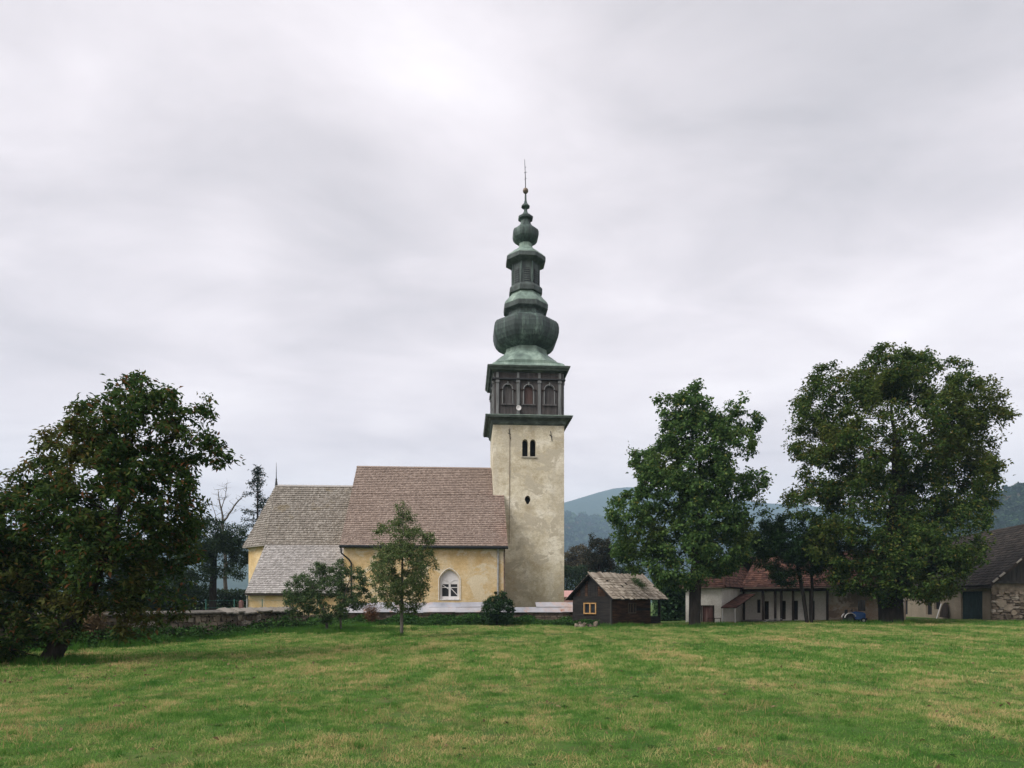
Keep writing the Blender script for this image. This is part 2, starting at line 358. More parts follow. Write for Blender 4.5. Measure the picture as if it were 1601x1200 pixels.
def leaf(name, stops, trans=0.35, patch=None):
    """foliage: colour varies leaf by leaf, thin blades let some light through"""
    g = G(name, 0.6, spec=0.05)
    c = g.ramp(g.rnd(), stops)
    if patch: c = g.mix(g.mul(g.fac(g.noise(patch[0], 3, 0.5), patch[1], patch[1] + 0.15), patch[3]), c, patch[2])
    g.col(c)
    tr = g.t.nodes.new('ShaderNodeBsdfTranslucent'); g.link(c, tr.inputs[0])
    mx = g.t.nodes.new('ShaderNodeMixShader'); mx.inputs[0].default_value = trans
    o = g.t.nodes['Material Output']
    g.link(g.b.outputs[0], mx.inputs[1]); g.link(tr.outputs[0], mx.inputs[2]); g.link(mx.outputs[0], o.inputs[0]); return g.m
MAT['leaf_walnut'] = leaf('leaf_walnut', [(0, (0.022, 0.048, 0.014)), (0.6, (0.048, 0.092, 0.024)), (0.86, (0.088, 0.125, 0.032)), (0.95, (0.14, 0.085, 0.03)), (1, (0.18, 0.07, 0.032))], 0.42, (0.45, 0.55, (0.14, 0.10, 0.03), 0.5))
MAT['leaf_mid'] = leaf('leaf_mid', [(0, (0.036, 0.080, 0.026)), (0.6, (0.082, 0.152, 0.044)), (0.95, (0.14, 0.215, 0.064)), (1, (0.22, 0.21, 0.05))], 0.42, (0.3, 0.58, (0.14, 0.17, 0.038), 0.5))
MAT['leaf_big'] = leaf('leaf_big', [(0, (0.028, 0.060, 0.016)), (0.55, (0.060, 0.108, 0.027)), (0.9, (0.11, 0.150, 0.036)), (1, (0.19, 0.145, 0.035))], 0.42, (0.24, 0.52, (0.135, 0.140, 0.032), 0.55))
MAT['leaf_pear'] = leaf('leaf_pear', [(0, (0.062, 0.098, 0.036)), (0.6, (0.122, 0.168, 0.062)), (0.96, (0.19, 0.235, 0.095)), (1, (0.24, 0.17, 0.07))], 0.42)
MAT['leaf_plum'] = leaf('leaf_plum', [(0, (0.042, 0.078, 0.032)), (0.6, (0.082, 0.130, 0.052)), (1, (0.135, 0.185, 0.078))], 0.42)
MAT['leaf_dark'] = leaf('leaf_dark', [(0, (0.020, 0.046, 0.020)), (0.6, (0.036, 0.074, 0.030)), (1, (0.058, 0.100, 0.040))], 0.3)
MAT['leaf_bg'] = leaf('leaf_bg', [(0, (0.024, 0.042, 0.022)), (0.6, (0.040, 0.066, 0.032)), (1, (0.062, 0.092, 0.044))], 0.3)
MAT['leaf_brown'] = leaf('leaf_brown', [(0, (0.05, 0.045, 0.025)), (0.6, (0.085, 0.072, 0.04)), (1, (0.12, 0.095, 0.05))], 0.25)
MAT['leaf_maroon'] = leaf('leaf_maroon', [(0, (0.022, 0.030, 0.020)), (0.6, (0.040, 0.046, 0.030)), (1, (0.075, 0.058, 0.042))], 0.25)
MAT['needle'] = leaf('needle', [(0, (0.022, 0.034, 0.026)), (0.6, (0.035, 0.054, 0.038)), (1, (0.055, 0.075, 0.05))], 0.15)
MAT['weed'] = leaf('weed', [(0, (0.028, 0.072, 0.018)), (0.6, (0.050, 0.115, 0.030)), (1, (0.085, 0.17, 0.045))], 0.35)
MAT['dry_weed'] = leaf('dry_weed', [(0, (0.13, 0.09, 0.05)), (0.6, (0.20, 0.14, 0.08)), (1, (0.28, 0.21, 0.12))], 0.3)
MAT['red_shrub'] = leaf('red_shrub', [(0, (0.10, 0.045, 0.025)), (0.6, (0.17, 0.085, 0.05)), (1, (0.20, 0.13, 0.06))], 0.3)

# meadow soil and thatch
g = G('meadow', 0.95, spec=0.1)
c = g.ramp(g.noise(0.5, 7, 0.65), [(0.3, (0.035, 0.085, 0.016)), (0.5, (0.06, 0.125, 0.024)), (0.7, (0.14, 0.14, 0.05))])
c = g.mix(g.fac(g.noise(2.6, 6, 0.7), 0.52, 0.72), c, (0.10, 0.075, 0.035))
c = g.mix(g.fac(g.noise(11, 5, 0.7), 0.5, 0.8), c, (0.045, 0.04, 0.02))
g.col(c).bump(g.noise(9, 6, 0.7), 0.8, 0.05); MAT['meadow'] = g.m
# grass blades: hay-coloured streaks and fresher patches over the field
def grass(name, stops, lush=0.0):
    g = G(name, 0.65, spec=0.06)
    n = g.add(g.mul(g.noise(0.30, 5, 0.6, (1, 0.55, 1), 0.5), 0.36), g.mul(g.noise(2.1, 6, 0.72, (0.8, 0.8, 1), 0.3), 0.50))
    n = g.add(n, g.mul(g.noise(0.75, 4, 0.6, (1.5, 0.16, 1), 0.3, (0, 0, R(14))), 0.22)); n = g.add(n, -0.105)   # faint mowing tracks
    n = g.add(n, g.mul(g.oinfo(), 0.10)); n = g.add(n, g.mul(g.rnd(), 0.09))
    c = g.ramp(n, stops)
    c = g.mix(g.mul(g.fac(g.noise(0.75, 4, 0.6), 0.56, 0.68), 0.6), c, stops[0][1])
    g.col(c)
    tr = g.t.nodes.new('ShaderNodeBsdfTranslucent'); g.link(c, tr.inputs[0])
    mx = g.t.nodes.new('ShaderNodeMixShader'); mx.inputs[0].default_value = 0.4; o = g.t.nodes['Material Output']
    g.link(g.b.outputs[0], mx.inputs[1]); g.link(tr.outputs[0], mx.inputs[2]); g.link(mx.outputs[0], o.inputs[0]); return g.m
MAT['grass'] = grass('grass', [(0.36, (0.040, 0.130, 0.024)), (0.465, (0.094, 0.225, 0.040)), (0.535, (0.195, 0.315, 0.074)), (0.58, (0.38, 0.38, 0.15)), (0.635, (0.56, 0.42, 0.20))])
MAT['grass_dark'] = grass('grass_dark', [(0.36, (0.030, 0.115, 0.018)), (0.5, (0.060, 0.165, 0.026)), (0.7, (0.14, 0.21, 0.05))])
MAT['straw'] = grass('straw', [(0.36, (0.26, 0.22, 0.08)), (0.5, (0.38, 0.29, 0.13)), (0.7, (0.42, 0.25, 0.12))])
def hill_mat(name, a, b, c_, s1, s2):
    g = G(name, 0.95, spec=0.05)
    c = g.ramp(g.add(g.mul(g.noise(s1, 5, 0.6), 0.5), g.mul(g.noise(s2, 3, 0.7), 0.5)), [(0.35, a), (0.5, b), (0.66, c_)])
    g.col(c).bump(g.noise(s2, 4, 0.7), 1.0, 6.0); return g.m
MAT['hill_far'] = hill_mat('hill_far', (0.02, 0.034, 0.022), (0.036, 0.055, 0.03), (0.062, 0.082, 0.042), 0.004, 0.06)
MAT['hill_near'] = hill_mat('hill_near', (0.018, 0.03, 0.018), (0.034, 0.05, 0.027), (0.06, 0.072, 0.036), 0.01, 0.12)

# ================================================================== THE SETTING
# ground: one sheet to the horizon, fine near the camera
def axis(lo, hi, fine_lo, fine_hi, step):
    a = list(np.arange(fine_lo, fine_hi + 1e-6, step)); s = step
    while a[-1] < hi: s *= 1.35; a.append(min(hi, a[-1] + s))
    s = step
    while a[0] > lo: s *= 1.35; a.insert(0, max(lo, a[0] - s))
    return a
gx = axis(-4600, 4600, -45, 55, 0.8); gy = axis(-400, 4600, -4, 66, 0.8)
gv = [(x, y, gz(x, y)) for y in gy for x in gx]; nx = len(gx)
gf = [(j * nx + i, j * nx + i + 1, (j + 1) * nx + i + 1, (j + 1) * nx + i) for j in range(len(gy) - 1) for i in range(nx - 1)]
ground = arr_mesh('ground', gv, gf, MAT['meadow'], kind='structure', smooth_=True)

def ridge_fn(pts):
    xs = [p[0] for p in pts]; ys = [p[1] for p in pts]
    return lambda px: float(np.interp(px, xs, ys))
def hill(name, pts, d, depth, mat, wob, seed, nxp=170, nyp=26):
    """a ridge whose skyline passes the given directions at distance d, sloping towards and away from the viewer"""
    rf = ridge_fn(pts); x0 = (pts[0][0] - 800.5) / F * d; x1 = (pts[-1][0] - 800.5) / F * d
    V = []; crest = []
    for j in range(nyp + 1):
        t = j / nyp * 1.5                       # 0 foot, 1 crest, 1.5 behind
        for i in range(nxp + 1):
            x = x0 + (x1 - x0) * i / nxp; y = d - depth * (1 - t)
            px = 800.5 + x / d * F
            h = (HZ - rf(px)) / F * d + CH
            prof = smooth(t) ** 0.85 if t <= 1 else 1 - 0.5 * (t - 1)
            n = mnoise.fractal(Vector((x / (depth * 0.45) + seed, y / (depth * 0.45), seed * 0.7)), 0.9, 2.0, 5)
            fine = mnoise.noise(Vector((x / 14, y / 14, seed))) * 5.0 * min(1, t * 2)
            V.append((x, y, max(-0.5, h * prof * (1 + 0.22 * n * (1 - abs(t - 1)) * min(1, 3 * abs(1 - t))) + wob * n * min(t, 1) * 0.35 + fine * wob / 40) - 1.0 * (1 - min(1, t * 6))))
    k = nxp + 1
    Fq = [(j * k + i, j * k + i + 1, (j + 1) * k + i + 1, (j + 1) * k + i) for j in range(nyp) for i in range(nxp)]
    o = arr_mesh(name, V, Fq, mat, kind='structure', smooth_=True)
    return o, np.array(V), (nxp, nyp)
hill('hill', [(-900, 880), (-200, 872), (300, 850), (600, 826), (760, 812), (840, 800), (883, 788), (920, 775), (952, 767), (990, 768), (1040, 780), (1120, 797), (1180, 795), (1240, 790), (1310, 797), (1400, 800), (1600, 790), (2100, 770), (2600, 800)], 3000, 1300, MAT['hill_far'], 26, 3.3)
mid_hill, mid_V, _ = hill('hill', [(-900, 905), (300, 890), (600, 850), (760, 815), (840, 806), (883, 812), (930, 820), (990, 832), (1080, 842), (1180, 838), (1260, 834), (1360, 832), (1500, 842), (1800, 850), (2400, 880)], 1950, 800, MAT['hill_far'], 18, 8.1)
right_hill, rh_V, _ = hill('hill', [(1180, 925), (1300, 890), (1400, 862), (1470, 838), (1520, 820), (1560, 800), (1601, 780), (1680, 750), (1800, 728), (2000, 720), (2300, 760)], 640, 300, MAT['hill_near'], 9, 5.2)

# ------------------------------------------------------------------ roof covering made of single overlapping pieces
def cover(poly, rows, width, thick, mb, jit=0.15, lap=1.35, seed=0, skip=0.0, lift=0.0):
    """lay courses of shingles on the planar convex polygon (world points)"""
    rr = random.Random(seed); poly = [Vector(p) for p in poly]
    n = (poly[1] - poly[0]).cross(poly[2] - poly[0]).normalized()
    if n.z < 0: n = -n
    s = n.cross(Vector((0, 0, 1))).normalized(); t = n.cross(s).normalized()
    if t.z < 0: t = -t
    o = poly[0]; pc = [((p - o).dot(s), (p - o).dot(t)) for p in poly]
    t0, t1 = min(p[1] for p in pc), max(p[1] for p in pc); dt = (t1 - t0) / rows
    def span(tv):
        xs = []
        for i in range(len(pc)):
            a, b = pc[i], pc[(i + 1) % len(pc)]
            if (a[1] - tv) * (b[1] - tv) <= 0 and abs(a[1] - b[1]) > 1e-9:
                xs.append(a[0] + (b[0] - a[0]) * (tv - a[1]) / (b[1] - a[1]))
        return (min(xs), max(xs)) if len(xs) >= 2 else None
    for r in range(rows):
        tb = t0 + r * dt; tt = min(t1, tb + dt * lap)
        sb = span(max(tb, t0 + 1e-4) + dt * 0.02); st = span(min(tt, t1 - 1e-4))
        if sb is None or st is None: continue
        x = sb[0]; k = 0; W_ = sb[1] - sb[0]
        wob = 0.012 * math.sin(r * 1.7)
        while x < sb[1] - 0.01:
            w = min(width * rr.uniform(0.7, 1.35), sb[1] - x)
            if rr.random() >= skip:
                f0 = (x - sb[0]) / W_; f1 = (x + w - sb[0]) / W_
                u0 = st[0] + (st[1] - st[0]) * f0; u1 = st[0] + (st[1] - st[0]) * f1
                j = rr.uniform(-jit, jit) * dt; th = thick * rr.uniform(0.75, 1.3); g_ = 0.004
                def q(a, b, h): return o + s * a + t * b + n * (h + lift)
                lb = max(t0 - 0.3 * dt, tb + j + wob * 0.3)
                mb.hexa([q(x + g_, lb, 0.0), q(x + w - g_, lb, 0.0), q(u1 - g_, tt, -0.006), q(u0 + g_, tt, -0.006),
                         q(x + g_, lb, th), q(x + w - g_, lb, th), q(u1 - g_, tt, 0.004), q(u0 + g_, tt, 0.004)], True)
            x += w
    return mb
def deck(mb, poly, th=0.10, drop=0.012):
    poly = [Vector(p) for p in poly]
    n = (poly[1] - poly[0]).cross(poly[2] - poly[0]).normalized()
    if n.z < 0: n = -n
    mb.prism([p - n * drop for p in poly], -n * th)

# ================================================================== CHURCH
TH = R(4.0); CU = Vector((math.cos(TH), math.sin(TH), 0)); CV = Vector((-math.sin(TH), math.cos(TH), 0)); CZ = Vector((0, 0, 1))
C0 = Vector(((771 - 800.5) / F * 55, 55, 0))
def ch(u, v, z): return C0 + CU * u + CV * v + CZ * z
def cu_at(px, v):
    """u coordinate on the plane v = const seen at photograph column px"""
    r = (px - 800.5) / F; b = C0 + CV * v
    return (r * b.y - b.x) / (CU.x - r * CU.y)
def cdep(u, v): return (C0 + CU * u + CV * v).y
def cz_at(py, u, v): return zat(py, cdep(u, v))
TW = cu_at(882, 0); TC = TW / 2
church = empty('church', ch(TC, TC, 0.25))
tag(church, 'yellow plastered church with shingled roofs and tall green copper onion spire', 'church')
def arch(cx, z0, w, zs, zt, n=8, pointed=False):
    """ring of an arched opening: width w, sill z0, springing zs, top zt"""
    pts = [(cx - w / 2, z0), (cx + w / 2, z0)]
    for i in range(n + 1):
        a = math.pi * i / n
        x = math.cos(a) * w / 2; h = math.sin(a)
        if pointed: h = 0.55 * math.sin(a) + 0.45 * (1 - abs(math.cos(a)) ** 1.4)
        pts.append((cx + x, zs + (zt - zs) * h))
    return pts
# --- tower shaft
ZT = cz_at(662, 0, 0)
front_holes = []
for c_px in (821.0, 833.2):
    cx = cu_at(c_px, 0); front_holes.append(arch(cx, cz_at(713, 2, 0), 0.47, cz_at(692, 2, 0), cz_at(686, 2, 0)))
ov = []
cx, czc = cu_at(825, 0), cz_at(781, 2, 0)
for i in range(12):
    a = 2 * math.pi * i / 12; ov.append((cx + 0.24 * math.cos(a) * (1 if math.sin(a) > -0.2 else 0.72), czc + 0.36 * math.sin(a)))
front_holes.append(ov)
m = MB(); zb = -0.2
m.panel(ch(0, 0, 0), CU, CZ, [(0, zb), (TW, zb), (TW, ZT), (0, ZT)], front_holes, CV * 0.55)
m.quad(ch(TW, 0, zb), ch(TW, TW, zb), ch(TW, TW, ZT), ch(TW, 0, ZT))
m.quad(ch(TW, TW, zb), ch(0, TW, zb), ch(0, TW, ZT), ch(TW, TW, ZT))
m.quad(ch(0, TW, zb), ch(0, 0, zb), ch(0, 0, ZT), ch(0, TW, ZT))
tower = m.build('tower', MAT['tower_plaster'], church, fix=False)
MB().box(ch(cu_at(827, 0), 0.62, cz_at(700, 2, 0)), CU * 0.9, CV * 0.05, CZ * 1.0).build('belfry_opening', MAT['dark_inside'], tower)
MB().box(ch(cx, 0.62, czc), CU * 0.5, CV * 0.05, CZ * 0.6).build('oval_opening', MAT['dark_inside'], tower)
cxm = cu_at(827.1, 0)
MB().tube([ch(cxm, 0.16, cz_at(713, 2, 0)), ch(cxm, 0.16, cz_at(694, 2, 0))], 0.06, 8).build('window_column', MAT['stone_trim'], tower)
MB().box(ch(cxm, -0.03, cz_at(714.2, 2, 0)), CU * 0.62, CV * 0.07, CZ * 0.05).build('window_sill', MAT['stone_trim'], tower)
for px, py in ((796.5, 679), (861.5, 681)):
    uu = cu_at(px, 0); zz = cz_at(py, 2, 0)
    MB().tube([ch(uu - 0.04, -0.03, zz + 0.42), ch(uu + 0.02, -0.04, zz), ch(uu + 0.08, -0.03, zz - 0.40)], 0.028, 5).tube([ch(uu - 0.14, -0.04, zz + 0.12), ch(uu + 0.10, -0.04, zz - 0.02)], 0.022, 5).build('iron_anchor', MAT['black_metal'], tower)
MB().tube([ch(cu_at(797, 0), -0.03, ZT - 0.3), ch(cu_at(796.5, 0), -0.03, cz_at(775, 1, 0)), ch(cu_at(796, 0), -0.03, cz_at(850, 1, 0))], 0.02, 4).build('lightning_cable', MAT['rusty_pipe'], tower)
# --- storeys of the top: square courses
def sq(half, z, c=(None,)):
    return [ch(TC + a * half, TC + b * half, z) for a, b in ((-1, -1), (1, -1), (1, 1), (-1, 1))]
h0 = TW / 2
z1 = cz_at(648, TC, -0.6)
MB().rings([sq(h0 + 0.02, ZT - 0.08), sq(h0 + 0.12, ZT + 0.05), sq(h0 + 0.16, ZT + 0.25), sq(h0 + 0.36, ZT + 0.42), sq(h0 + 0.40, ZT + 0.52), sq(h0 + 0.58, z1 - 0.20), sq(h0 + 0.62, z1 - 0.06), sq(h0 + 0.62, z1)], True, False).build('lower_cornice', MAT['cornice_copper'], church)
MB().rings([sq(h0 + 0.64, z1 - 0.04), sq(h0 + 0.64, z1 + 0.012), sq(h0 - 0.15, z1 + 0.20)], True, True).build('cornice_flashing', MAT['copper_pale'], church)
hg = h0 - 0.10; z2 = z1 + 0.15; z3 = cz_at(583, TC, 0)
zmould = cz_at(592.5, TC, 0)
bell = MB()
zn0, zns, znt = cz_at(631, TC, 0), cz_at(609, TC, 0), cz_at(602, TC, 0)
fw = 2 * hg; cols = [0.045 * fw, 0.345 * fw, 0.655 * fw, 0.955 * fw]
nich = [0.195 * fw, 0.5 * fw, 0.805 * fw]
faces = []
for (o2, U2, N2) in (((-1, -1), CU, -CV), ((1, -1), CV, CU), ((1, 1), -CU, CV), ((-1, 1), -CV, -CU)):
    faces.append((ch(TC + o2[0] * hg, TC + o2[1] * hg, 0), U2, N2))
for o_, U_, N_ in faces:
    bell.panel(o_, U_, CZ, [(0, z2 - 0.3), (fw, z2 - 0.3), (fw, z3 + 0.2), (0, z3 + 0.2)], [arch(c_, zn0, 0.66, zns, znt) for c_ in nich], -N_ * 0.16)
bell_o = bell.build('bell_storey', MAT['gallery_wood'], church, fix=False)
for fi, (o_, U_, N_) in enumerate(faces):
    for c_ in cols:
        b_ = o_ + U_ * c_
        MB().box(b_ + N_ * 0.06 + CZ * ((z2 + zmould) / 2 - 0.05), U_ * 0.115, N_ * 0.07, CZ * ((zmould - z2) / 2)).build('pilaster', MAT['grey_wood'], bell_o)
        MB().box(b_ + N_ * 0.08 + CZ * (zmould - 0.22), U_ * 0.15, N_ * 0.10, CZ * 0.09).build('capital', MAT['grey_wood'], bell_o)
        MB().box(b_ + N_ * 0.05 + CZ * ((zmould + z3) / 2 + 0.05), U_ * 0.10, N_ * 0.06, CZ * ((z3 - zmould) / 2)).build('frieze_block', MAT['grey_wood'], bell_o)
        MB().box(b_ + N_ * 0.085 + CZ * (z2 + 0.02), U_ * 0.14, N_ * 0.09, CZ * 0.07).build('pilaster_base', MAT['grey_wood'], bell_o)
    MB().box(o_ + U_ * hg + N_ * 0.11 + CZ * zmould, U_ * (hg + 0.12), N_ * 0.10, CZ * 0.055).build('moulding', MAT['black_metal'], bell_o)
    for k, c_ in enumerate(nich):
        MB().box(o_ + U_ * c_ - N_ * 0.19 + CZ * ((zn0 + znt) / 2), U_ * 0.42, N_ * 0.03, CZ * ((znt - zn0) / 2 + 0.12)).build('niche_panel', MAT['niche_red'] if (k == 1) else MAT['niche_wood'], bell_o)
        ring = [o_ + U_ * a + CZ * b + N_ * 0.03 for a, b in arch(c_, zn0, 0.84, zns, znt + 0.1)[1:]]
        MB().tube(ring + [o_ + U_ * (c_ - 0.42) + CZ * zn0 + N_ * 0.03], 0.05, 5).build('niche_moulding', MAT['grey_wood'], bell_o)
        MB().box(o_ + U_ * c_ + N_ * 0.05 + CZ * (znt + 0.14), U_ * 0.05, N_ * 0.05, CZ * 0.13).build('keystone', MAT['grey_wood'], bell_o)
        MB().box(o_ + U_ * c_ + N_ * 0.06 + CZ * (zn0 - 0.06), U_ * 0.56, N_ * 0.06, CZ * 0.05).build('niche_sill', MAT['niche_wood'], bell_o)
        for sgn in (-1, 1):
            MB().box(o_ + U_ * (c_ + sgn * 0.50) + N_ * 0.05 + CZ * zns, U_ * 0.13, N_ * 0.05, CZ * 0.045).build('impost', MAT['dark_timber'], bell_o)
z4 = cz_at(570, TC, -0.5)
MB().rings([sq(hg + 0.005, z3 + 0.05), sq(hg + 0.14, z3 + 0.10), sq(hg + 0.18, z3 + 0.22), sq(hg + 0.36, z4 - 0.34), sq(hg + 0.40, z4 - 0.24), sq(hg + 0.52, z4 - 0.13), sq(hg + 0.56, z4 - 0.03), sq(hg + 0.56, z4)], True, True).build('upper_cornice', MAT['cornice_copper'], church)
# --- octagonal copper spire
DC = cdep(TC, TC)
def oc(py, rpx, k=-1.0, n=8):
    # k: -1 when the near corner draws the outline at that height, +1 when the far one does
    ap = rpx / F * DC; rad = ap / math.cos(math.pi / n); z = zat(py, DC + k * 0.414 * ap)
    return [ch(TC + rad * math.cos(math.pi / n + 2 * math.pi * i / n), TC + rad * math.sin(math.pi / n + 2 * math.pi * i / n), z) for i in range(n)]
def sq8(half, z):
    pts = []
    for i in range(8):
        a = math.pi / 8 + math.pi / 4 * i; cx_, sx_ = math.cos(a), math.sin(a); k = half / max(abs(cx_), abs(sx_))
        # push the eight corners towards the square's corners
        x, y = cx_ * k, sx_ * k
        x = math.copysign(half, x) if abs(x) > 0.9 * half or abs(y) <= abs(x) else math.copysign(half * 0.93, x)
        y = math.copysign(half, y) if abs(y) > 0.9 * half or abs(x) <= abs(y) and abs(y) > abs(sx_) * 0 and abs(sx_) > abs(cx_) else math.copysign(half * 0.93, y)
        pts.append(ch(TC + x, TC + y, z))
    return pts
zs_ = z4
MB().rings([sq8(hg + 0.57, zs_ - 0.03), sq8(hg + 0.57, zs_ + 0.015), sq8(3.02, zs_ + 0.10), sq8(2.90, zs_ + 0.35), oc(573, 54), oc(567.5, 50), oc(562.5, 44.5), oc(558, 38.5), oc(555, 34), oc(551, 31.5), oc(545, 31)], True, True).build('spire_skirt', MAT['copper_pale'], church)
MB().rings([oc(562, 30, 0), oc(552.5, 30.2, 0.25), oc(551, 33, 0.25), oc(549, 37.5, 0.25), oc(546, 41.5, 0.2), oc(540.5, 45.8, 0.15), oc(534, 48.4, 0.1), oc(526, 49.9, 0), oc(518, 50, -0.1), oc(511.5, 48.8, -0.2), oc(506.5, 46, -0.3), oc(503, 42, -0.5), oc(500.5, 37.5, -0.7), oc(498, 33, -0.85), oc(495.5, 29.5), oc(492, 27), oc(486, 26.5)], True, True).build('onion_dome', MAT['copper'], church)
MB().rings([oc(489, 26.2), oc(486, 28.5), oc(484, 32), oc(482.5, 33.3), oc(476, 33.8), oc(475, 33.4)], True, True).build('dome_cornice', MAT['lantern_copper'], church)
MB().rings([oc(476, 33.6), oc(474.3, 33.6), oc(470.5, 31.5), oc(466, 27), oc(462, 23.2), oc(458.5, 21.8), oc(456, 21.5)], True, True).build('neck_roof', MAT['copper_pale'], church)
MB().rings([oc(459, 21.8), oc(457.5, 25), oc(451, 25.2), oc(449.5, 24.6), oc(446, 21)], True, True).build('neck_cornice', MAT['lantern_copper'], church)
lantern = MB().rings([oc(448, 20.3), oc(411, 20.3)], True, True).build('lantern', MAT['lantern_copper'], church)
for i in range(8):
    a = math.pi / 4 * i; ap = 20.3 / F * DC
    nn = CU * math.cos(a) + CV * math.sin(a); tt_ = CU * -math.sin(a) + CV * math.cos(a); c_ = ch(TC, TC, 0) + nn * ap
    za, zb_ = zat(443, DC - 1.0), zat(419, DC - 1.0)
    MB().box(c_ + nn * 0.02 + CZ * ((za + zb_) / 2), tt_ * 0.24, nn * 0.03, CZ * ((zb_ - za) / 2)).build('lantern_shutter', MAT['black_metal'], lantern)
    for k in range(7):
        zz = za + (zb_ - za) * (k + 0.5) / 7
        MB().box(c_ + nn * 0.06 + CZ * zz, tt_ * 0.23, nn * 0.018 + CZ * -0.02, CZ * 0.035).build('louvre', MAT['lantern_copper'], lantern)
    b2 = math.pi / 4 * i + math.pi / 8; rad = ap / math.cos(math.pi / 8)
    e_ = ch(TC, TC, 0) + (CU * math.cos(b2) + CV * math.sin(b2)) * rad
    MB().tube([e_ + CZ * zat(447, DC - 0.45), e_ + CZ * zat(413, DC - 0.45)], 0.07, 5).build('corner_rib', MAT['copper'], lantern)
MB().rings([oc(414.5, 20.5), oc(413, 21.5), oc(408, 28.5), oc(406.5, 30), oc(401, 30), oc(400, 29.4), oc(398, 27.5)], True, True).build('lantern_cornice', MAT['lantern_copper'], church)
MB().rings([oc(401, 29.6), oc(399.8, 29.6), oc(396, 25), oc(393, 20.5), oc(390.5, 17), oc(388.5, 13), oc(386, 10.4), oc(380, 10)], True, True).build('lantern_roof', MAT['copper_pale'], church)
MB().rings([oc(387, 9.6, 0), oc(383, 9.8, 0.2), oc(381, 12.8, 0.2), oc(378.5, 16.2, 0.2), oc(374.5, 18.8, 0.1), oc(369.5, 19.9, 0), oc(364.5, 19.8, -0.1), oc(360, 18.4, -0.3), oc(357.5, 16.5), oc(354.5, 13.3), oc(352, 10), oc(349, 7.9), oc(344, 7.4), oc(342, 8)], True, True).build('upper_onion', MAT['copper'], church)
MB().rings([oc(343.5, 7.6), oc(340.5, 11), oc(338, 11.4), oc(336.8, 10.6), oc(334.5, 5.5), oc(331, 2.9), oc(326, 2.2), oc(324.5, 3.6), oc(322.5, 6.2), oc(321, 6.4), oc(319.5, 5), oc(317, 2.5), oc(312, 1.5), oc(303, 1.2)], True, True).build('spire_needle', MAT['copper'], church)
cz_ = zat(298, DC); rb = 4.4 / F * DC
MB().rings([[ch(TC + rb * math.cos(t) * math.cos(a), TC + rb * math.cos(t) * math.sin(a), cz_ + rb * math.sin(t)) for a in np.linspace(0, 2 * math.pi, 13)[:-1]] for t in np.linspace(-1.45, 1.45, 9)], True, True).build('finial_ball', MAT['gilt'], church, True)
vane = MB().tube([ch(TC, TC, zat(296, DC)), ch(TC - 0.02, TC, zat(275, DC)), ch(TC - 0.08, TC, zat(249, DC))], [0.04, 0.035, 0.018], 5)
for py, w in ((280, 0.10), (270, 0.13), (262, 0.07)):
    vane.tube([ch(TC - w, TC, zat(py, DC)), ch(TC + w * 0.9, TC, zat(py - 1.5, DC))], 0.02, 4)
vane.build('weather_vane', MAT['black_metal'], church)

# --- nave
NR, NE = 3.0, -5.0          # ridge and eave lines (v)
uL = cu_at(531, NE); uR = cu_at(794, NE)
zR = cz_at(730.5, -6, NR); zE = cz_at(853, -6, NE)
NWv = -4.62
uWL, uWR = uL + 0.22, uR - 0.18
nslope = (zR - zE) / (NR - NE)
zEw = zE + nslope * (NWv - NE)
zV0 = zE + nslope * (0 - NE)
wcx = cu_at(703, NWv)
wz0, wzs, wzt = cz_at(938, wcx, NWv), cz_at(907, wcx, NWv), cz_at(890, wcx, NWv)
win = arch(wcx, wz0, 1.46, wzs, wzt, 14, True)
m = MB()
m.panel(ch(0, NWv, 0), CU, CZ, [(uWL, -0.2), (uWR, -0.2), (uWR, zEw - 0.08), (uWL, zEw - 0.08)], [win], CV * 0.28)
m.quad(ch(uWR, NWv, -0.2), ch(uWR, -0.004, -0.2), ch(uWR, -0.004, zV0 - 0.1), ch(uWR, NWv, zEw - 0.08))
m.quad(ch(uWL, NWv, -0.2), ch(uWL, 2 * NR - NWv, -0.2), ch(uWL, 2 * NR - NWv, zEw - 0.1), ch(uWL, NR, zR - 0.14), ch(uWL, NWv, zEw - 0.08))
m.quad(ch(uWL, 2 * NR - NWv, -0.2), ch(-0.05, 2 * NR - NWv, -0.2), ch(-0.05, 2 * NR - NWv, zEw - 0.1), ch(uWL, 2 * NR - NWv, zEw - 0.1))
nave = m.build('nave', MAT['nave_plaster'], church, fix=False)
# the nave window: white boarded pointed arch with a four-pane casement low down
wn = MB()
inner = [(a, b) for a, b in win]
pz0, pz1 = cz_at(932, wcx, NWv + .2), cz_at(913, wcx, NWv + .2)
panes = []
for sx in (-1, 1):
    x0, x1 = sorted((wcx + sx * 0.075, wcx + sx * 0.56))
    for za, zb_ in ((pz0, pz0 + (pz1 - pz0) * 0.70), (pz0 + (pz1 - pz0) * 0.76, pz1)):
        panes.append([(x0, za), (x1, za), (x1, zb_), (x0, zb_)])
wn.panel(ch(0, NWv + 0.20, 0), CU, CZ, inner, panes, CV * 0.09)
wo = wn.build('nave_window', MAT['white_paint'], church, fix=False)
for q in panes:
    MB().box(ch((q[0][0] + q[1][0]) / 2, NWv + 0.27, (q[0][1] + q[2][1]) / 2), CU * ((q[1][0] - q[0][0]) / 2 + 0.02), CV * 0.01, CZ * ((q[2][1] - q[0][1]) / 2 + 0.02)).build('pane', MAT['glass'], wo)
for (xa, zA, xb, zB) in ((wcx - 0.56, pz1 - 0.02, wcx - 0.08, pz1 - 0.36), (wcx + 0.06, pz0 + 0.62, wcx + 0.56, pz0 + 0.10)):
    MB().tube([ch(xa, NWv + 0.225, zA), ch(xb, NWv + 0.225, zB)], 0.035, 4).build('crossed_slat', MAT['white_paint'], wo)
